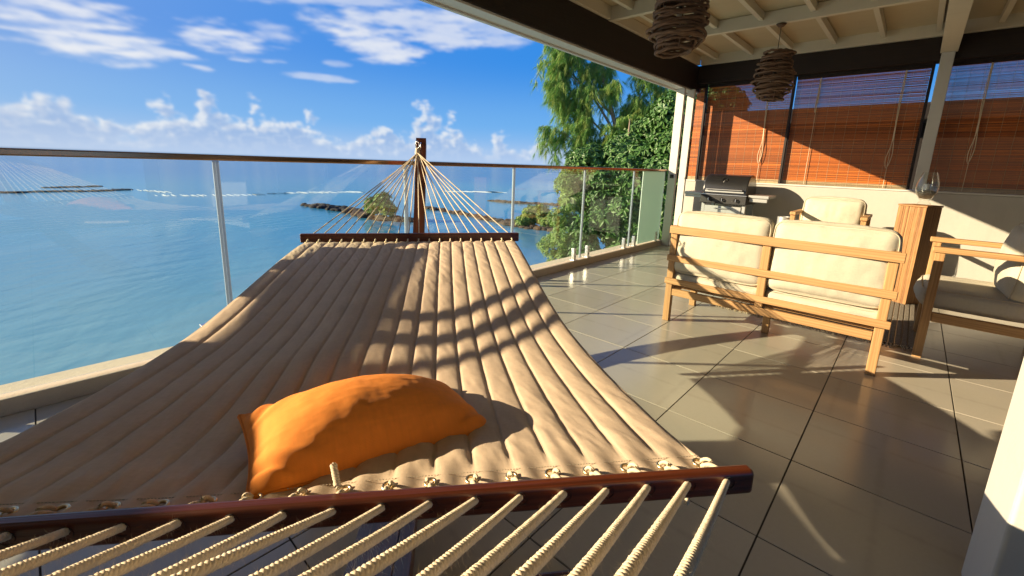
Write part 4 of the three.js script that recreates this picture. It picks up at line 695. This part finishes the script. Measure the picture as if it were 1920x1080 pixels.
// ---------------------------------------------------------------- barbecue and gas bottle
{
  const x0 = -2.3, x1 = -1.63, Zf = 4.42, Zr = 4.95, xm = (x0 + x1) / 2;
  const t = thing('barbecue', 'black gas barbecue with a closed lid and grey side shelves by the blinds', 'barbecue', V(xm, 0, 4.68));
  // lid: an extruded curved profile
  const s = new THREE.Shape(); s.moveTo(0, 0); s.lineTo(0, 0.05); s.quadraticCurveTo(0.02, 0.2, 0.14, 0.265); s.quadraticCurveTo(0.28, 0.31, 0.4, 0.24); s.quadraticCurveTo(0.5, 0.16, 0.5, 0); s.lineTo(0, 0);
  const lg = new THREE.ExtrudeGeometry(s, { depth: x1 - x0 - 0.05, bevelEnabled: true, bevelSize: 0.012, bevelThickness: 0.012, bevelSegments: 3, curveSegments: 14 });
  lg.rotateY(Math.PI / 2).translate(x0 + 0.025, 0.985, -Zf + 0.0);
  const lid = part('lid', [clean(lg)], M.black, t);
  part('handle', [rod(V(x0 + 0.07, 1.045, Zf - 0.045), V(x1 - 0.07, 1.045, Zf - 0.045), 0.012, 12), bx(x0 + 0.075, x0 + 0.1, 1.035, 1.055, Zf - 0.045, Zf + 0.01, 0.003), bx(x1 - 0.1, x1 - 0.075, 1.035, 1.055, Zf - 0.045, Zf + 0.01, 0.003)], M.steel, lid);
  part('lid_panel', bx(x0 + 0.05, x1 - 0.05, 1.0, 1.03, Zf - 0.022, Zf - 0.004, 0.004), M.grey, lid);
  part('thermometer', [rod(V(xm - 0.02, 1.19, Zf + 0.055), V(xm - 0.02, 1.2, Zf + 0.03), 0.03, 24)], M.steel, lid);
  part('firebox', bx(x0, x1, 0.83, 0.972, Zf, Zr, 0.01), M.blackMatt, t);
  const cp = part('control_panel', bx(x0 - 0.005, x1 + 0.005, 0.825, 0.955, Zf - 0.045, Zf - 0.004, 0.012), M.blackMatt, t);
  part('trim', bx(x0, x1, 0.958, 0.972, Zf - 0.04, Zf - 0.004, 0.003), M.steel, cp);
  for (const k of [-1, 0, 1]) { const x = xm + k * 0.2; const kn = part('knob', [rod(V(x, 0.89, Zf - 0.046), V(x, 0.89, Zf - 0.053), 0.036, 24), rod(V(x, 0.89, Zf - 0.053), V(x, 0.89, Zf - 0.08), 0.022, 20)], M.black, cp); part('grip', bx(x - 0.006, x + 0.006, 0.868, 0.912, Zf - 0.09, Zf - 0.081, 0.002), M.steel, kn); }
  part('side_shelf', [bx(x0 - 0.29, x0 - 0.008, 0.935, 0.985, Zf + 0.02, Zr - 0.05, 0.014), bx(x0 - 0.28, x0 - 0.02, 0.9, 0.933, Zf + 0.03, Zf + 0.05, 0.004)], M.grey, t);
  part('side_shelf', [bx(x1 + 0.008, x1 + 0.29, 0.935, 0.985, Zf + 0.02, Zr - 0.05, 0.014), bx(x1 + 0.02, x1 + 0.27, 0.88, 0.933, Zf + 0.03, Zf + 0.05, 0.012)], M.grey, t);
  for (const x of [x0 + 0.01, x1 - 0.06]) { part('leg', bx(x, x + 0.05, 0.06, 0.822, Zf + 0.01, Zf + 0.06, 0.006), M.grey, t); part('leg', bx(x, x + 0.05, 0.06, 0.822, Zr - 0.06, Zr - 0.01, 0.006), M.grey, t); part('wheel', [rod(V(x + 0.01, 0.055, Zf + 0.035), V(x + 0.04, 0.055, Zf + 0.035), 0.053, 18)], M.blackMatt, t); }
  const dr = part('door', bx(x0 + 0.065, x1 - 0.065, 0.16, 0.79, Zf - 0.002, Zf + 0.018, 0.005), M.grey, t); part('handle', [rod(V(xm - 0.12, 0.75, Zf - 0.02), V(xm + 0.12, 0.75, Zf - 0.02), 0.008, 8), rod(V(xm - 0.11, 0.75, Zf - 0.02), V(xm - 0.11, 0.75, Zf), 0.005, 6), rod(V(xm + 0.11, 0.75, Zf - 0.02), V(xm + 0.11, 0.75, Zf), 0.005, 6)], M.steel, dr);
  part('base_shelf', bx(x0 + 0.01, x1 - 0.01, 0.11, 0.14, Zf + 0.02, Zr - 0.02, 0.006), M.grey, t);
  const b = thing('gas_bottle', 'dark round gas bottle on the floor between barbecue and far armchair', 'gas bottle', V(-1.13, 0, 4.55));
  const c = V(-1.13, 0, 4.55);
  part('body', lathe([[0, 0.02], [0.12, 0.02], [0.155, 0.06], [0.16, 0.4], [0.15, 0.5], [0.1, 0.57], [0.03, 0.6], [0, 0.6]], c, 28), mat({ color: rgb(0.05, 0.06, 0.075), roughness: 0.4 }), b);
  part('collar', lathe([[0.085, 0.58], [0.085, 0.7], [0.08, 0.7], [0.08, 0.58]], c, 24), M.grey, b); part('valve', [rod(V(-1.13, 0.6, 4.55), V(-1.13, 0.66, 4.55), 0.02, 10)], M.brass, b);
}
// ---------------------------------------------------------------- pendant lamps of coiled vine
function vineLamp(label, c, R, H, ceil, s) {
  reseed(1100 + s);
  const t = thing('pendant_lamp', label, 'lamp', V(c[0], ceil, c[2]));
  const n = 13;
  for (let i = 0; i < n; i++) {
    const f = i / (n - 1), y = c[1] + H / 2 - f * H, r = R * (0.56 + 0.44 * Math.sin(Math.PI * (0.1 + 0.74 * f)) ** 0.8) * (f > 0.86 ? 1 - (f - 0.86) * 1.6 : 1) * rr(0.9, 1.06), g = [];
    for (let k = 0; k < 2; k++) { const ox = rr(-0.14, 0.14) * R, oz = rr(-0.14, 0.14) * R, ta = rr(-0.13, 0.13), tb = rr(-0.13, 0.13), ph = rr(0, 9), pts = []; for (let a = 0; a < 26; a++) { const q = a / 26 * 6.2832, w = r * (1 + 0.06 * Math.sin(q * 2 + ph) + 0.04 * Math.sin(q * 5 + ph * 2)) * (k ? rr(0.93, 1) : 1); pts.push(V(c[0] + ox + Math.cos(q) * w, y + rr(-0.006, 0.006) + ta * Math.cos(q) * w + tb * Math.sin(q) * w + k * 0.02, c[2] + oz + Math.sin(q) * w)); } g.push(tube(pts, rr(0.011, 0.016), 6, 78, true)); }
    part('vine_ring', g, M.vine, t);
  }
  const stays = []; for (let k = 0; k < 6; k++) { const q = k / 6 * 6.28 + s, pts = []; for (let i = 0; i <= 8; i++) { const f = i / 8; pts.push(V(c[0] + Math.cos(q) * R * 0.82 * (0.56 + 0.44 * Math.sin(Math.PI * (0.1 + 0.74 * f))), c[1] + H / 2 - f * H, c[2] + Math.sin(q) * R * 0.82 * (0.56 + 0.44 * Math.sin(Math.PI * (0.1 + 0.74 * f))))); } stays.push(tube(pts, 0.006, 5, 20)); }
  part('stays', stays, M.vine, t);
  part('cord', [rod(V(c[0], ceil - 0.02, c[2]), V(c[0], c[1] + 0.08, c[2]), 0.004, 6)], M.blackMatt, t);
  const holder = part('bulb_holder', [rod(V(c[0], c[1] + 0.08, c[2]), V(c[0], c[1] + 0.02, c[2]), 0.02, 12)], M.blackMatt, t);
  part('bulb', lathe([[0, c[1] - 0.09], [0.025, c[1] - 0.08], [0.036, c[1] - 0.05], [0.03, c[1] - 0.015], [0.015, c[1] + 0.018], [0, c[1] + 0.019]], V(c[0], 0, c[2]), 20), M.bulb, holder);
  part('ceiling_rose', lathe([[0, ceil - 0.035], [0.03, ceil - 0.033], [0.055, ceil - 0.002], [0, ceil - 0.001]], V(c[0], 0, c[2]), 24), M.vine, t);
  return t;
}
vineLamp('coiled vine pendant lamp cut off by the top of the picture', [-1.4, 2.56, 0.86], 0.2, 0.56, 3.048, 0);
vineLamp('coiled vine pendant lamp hanging whole in front of the blinds', [-1.25, 2.455, 3.35], 0.19, 0.52, 3.048, 1);
// ---------------------------------------------------------------- unseen timber boards added past the left rail end to throw shade on the hammock
{
  const X = -3.6, t = thing('added_shade_frame', 'unseen sloping timber boards added past the rail end to shade the hammock', 'added_shade_frame', V(X, SEA, -6.5));
  const top = [[-3.1, 1.672], [-3.82, 1.82], [-4.22, 1.905], [-4.75, 2.03], [-5.1, 2.115], [-6.6, 2.55], [-8.5, 3.1]];
  for (let i = 0; i < 6; i++) { const a = top[i], b = top[i + 1]; part('fascia', bar(V(X, a[1] - 0.098, a[0]), V(X, b[1] - 0.098, b[0]), 0.03, 0.196, 0.003), M.teak, t); }
  const gap = [0, 0.29, 0.335, 0.26, 0.26, 0.26];
  for (let i = 1; i < 6; i++) { const a = top[i], b = top[i + 1]; for (let k = 0; k < 6; k++) part('shade_board', bar(V(X, a[1] - gap[i] - k * 0.168, a[0]), V(X, b[1] - gap[i] - k * 0.168, b[0]), 0.025, 0.166, 0.002), M.teak, t); }
  for (const [za, ya, zb, yb, h] of [[-3.2, 1.818, -4.6, 1.706, 0.034], [-3.2, 1.886, -5.2, 1.776, 0.038], [-3.2, 1.937, -5.8, 1.866, 0.026]]) part('batten', bar(V(-3.15, ya, za), V(-3.15, yb, zb), 0.02, h, 0.002), M.teak, t);
  part('post', bx(X - 0.06, X + 0.06, SEA - 0.5, 3.1, -8.5, -8.38, 0.006), M.teak, t);
}
renderer.render(scene, camera);
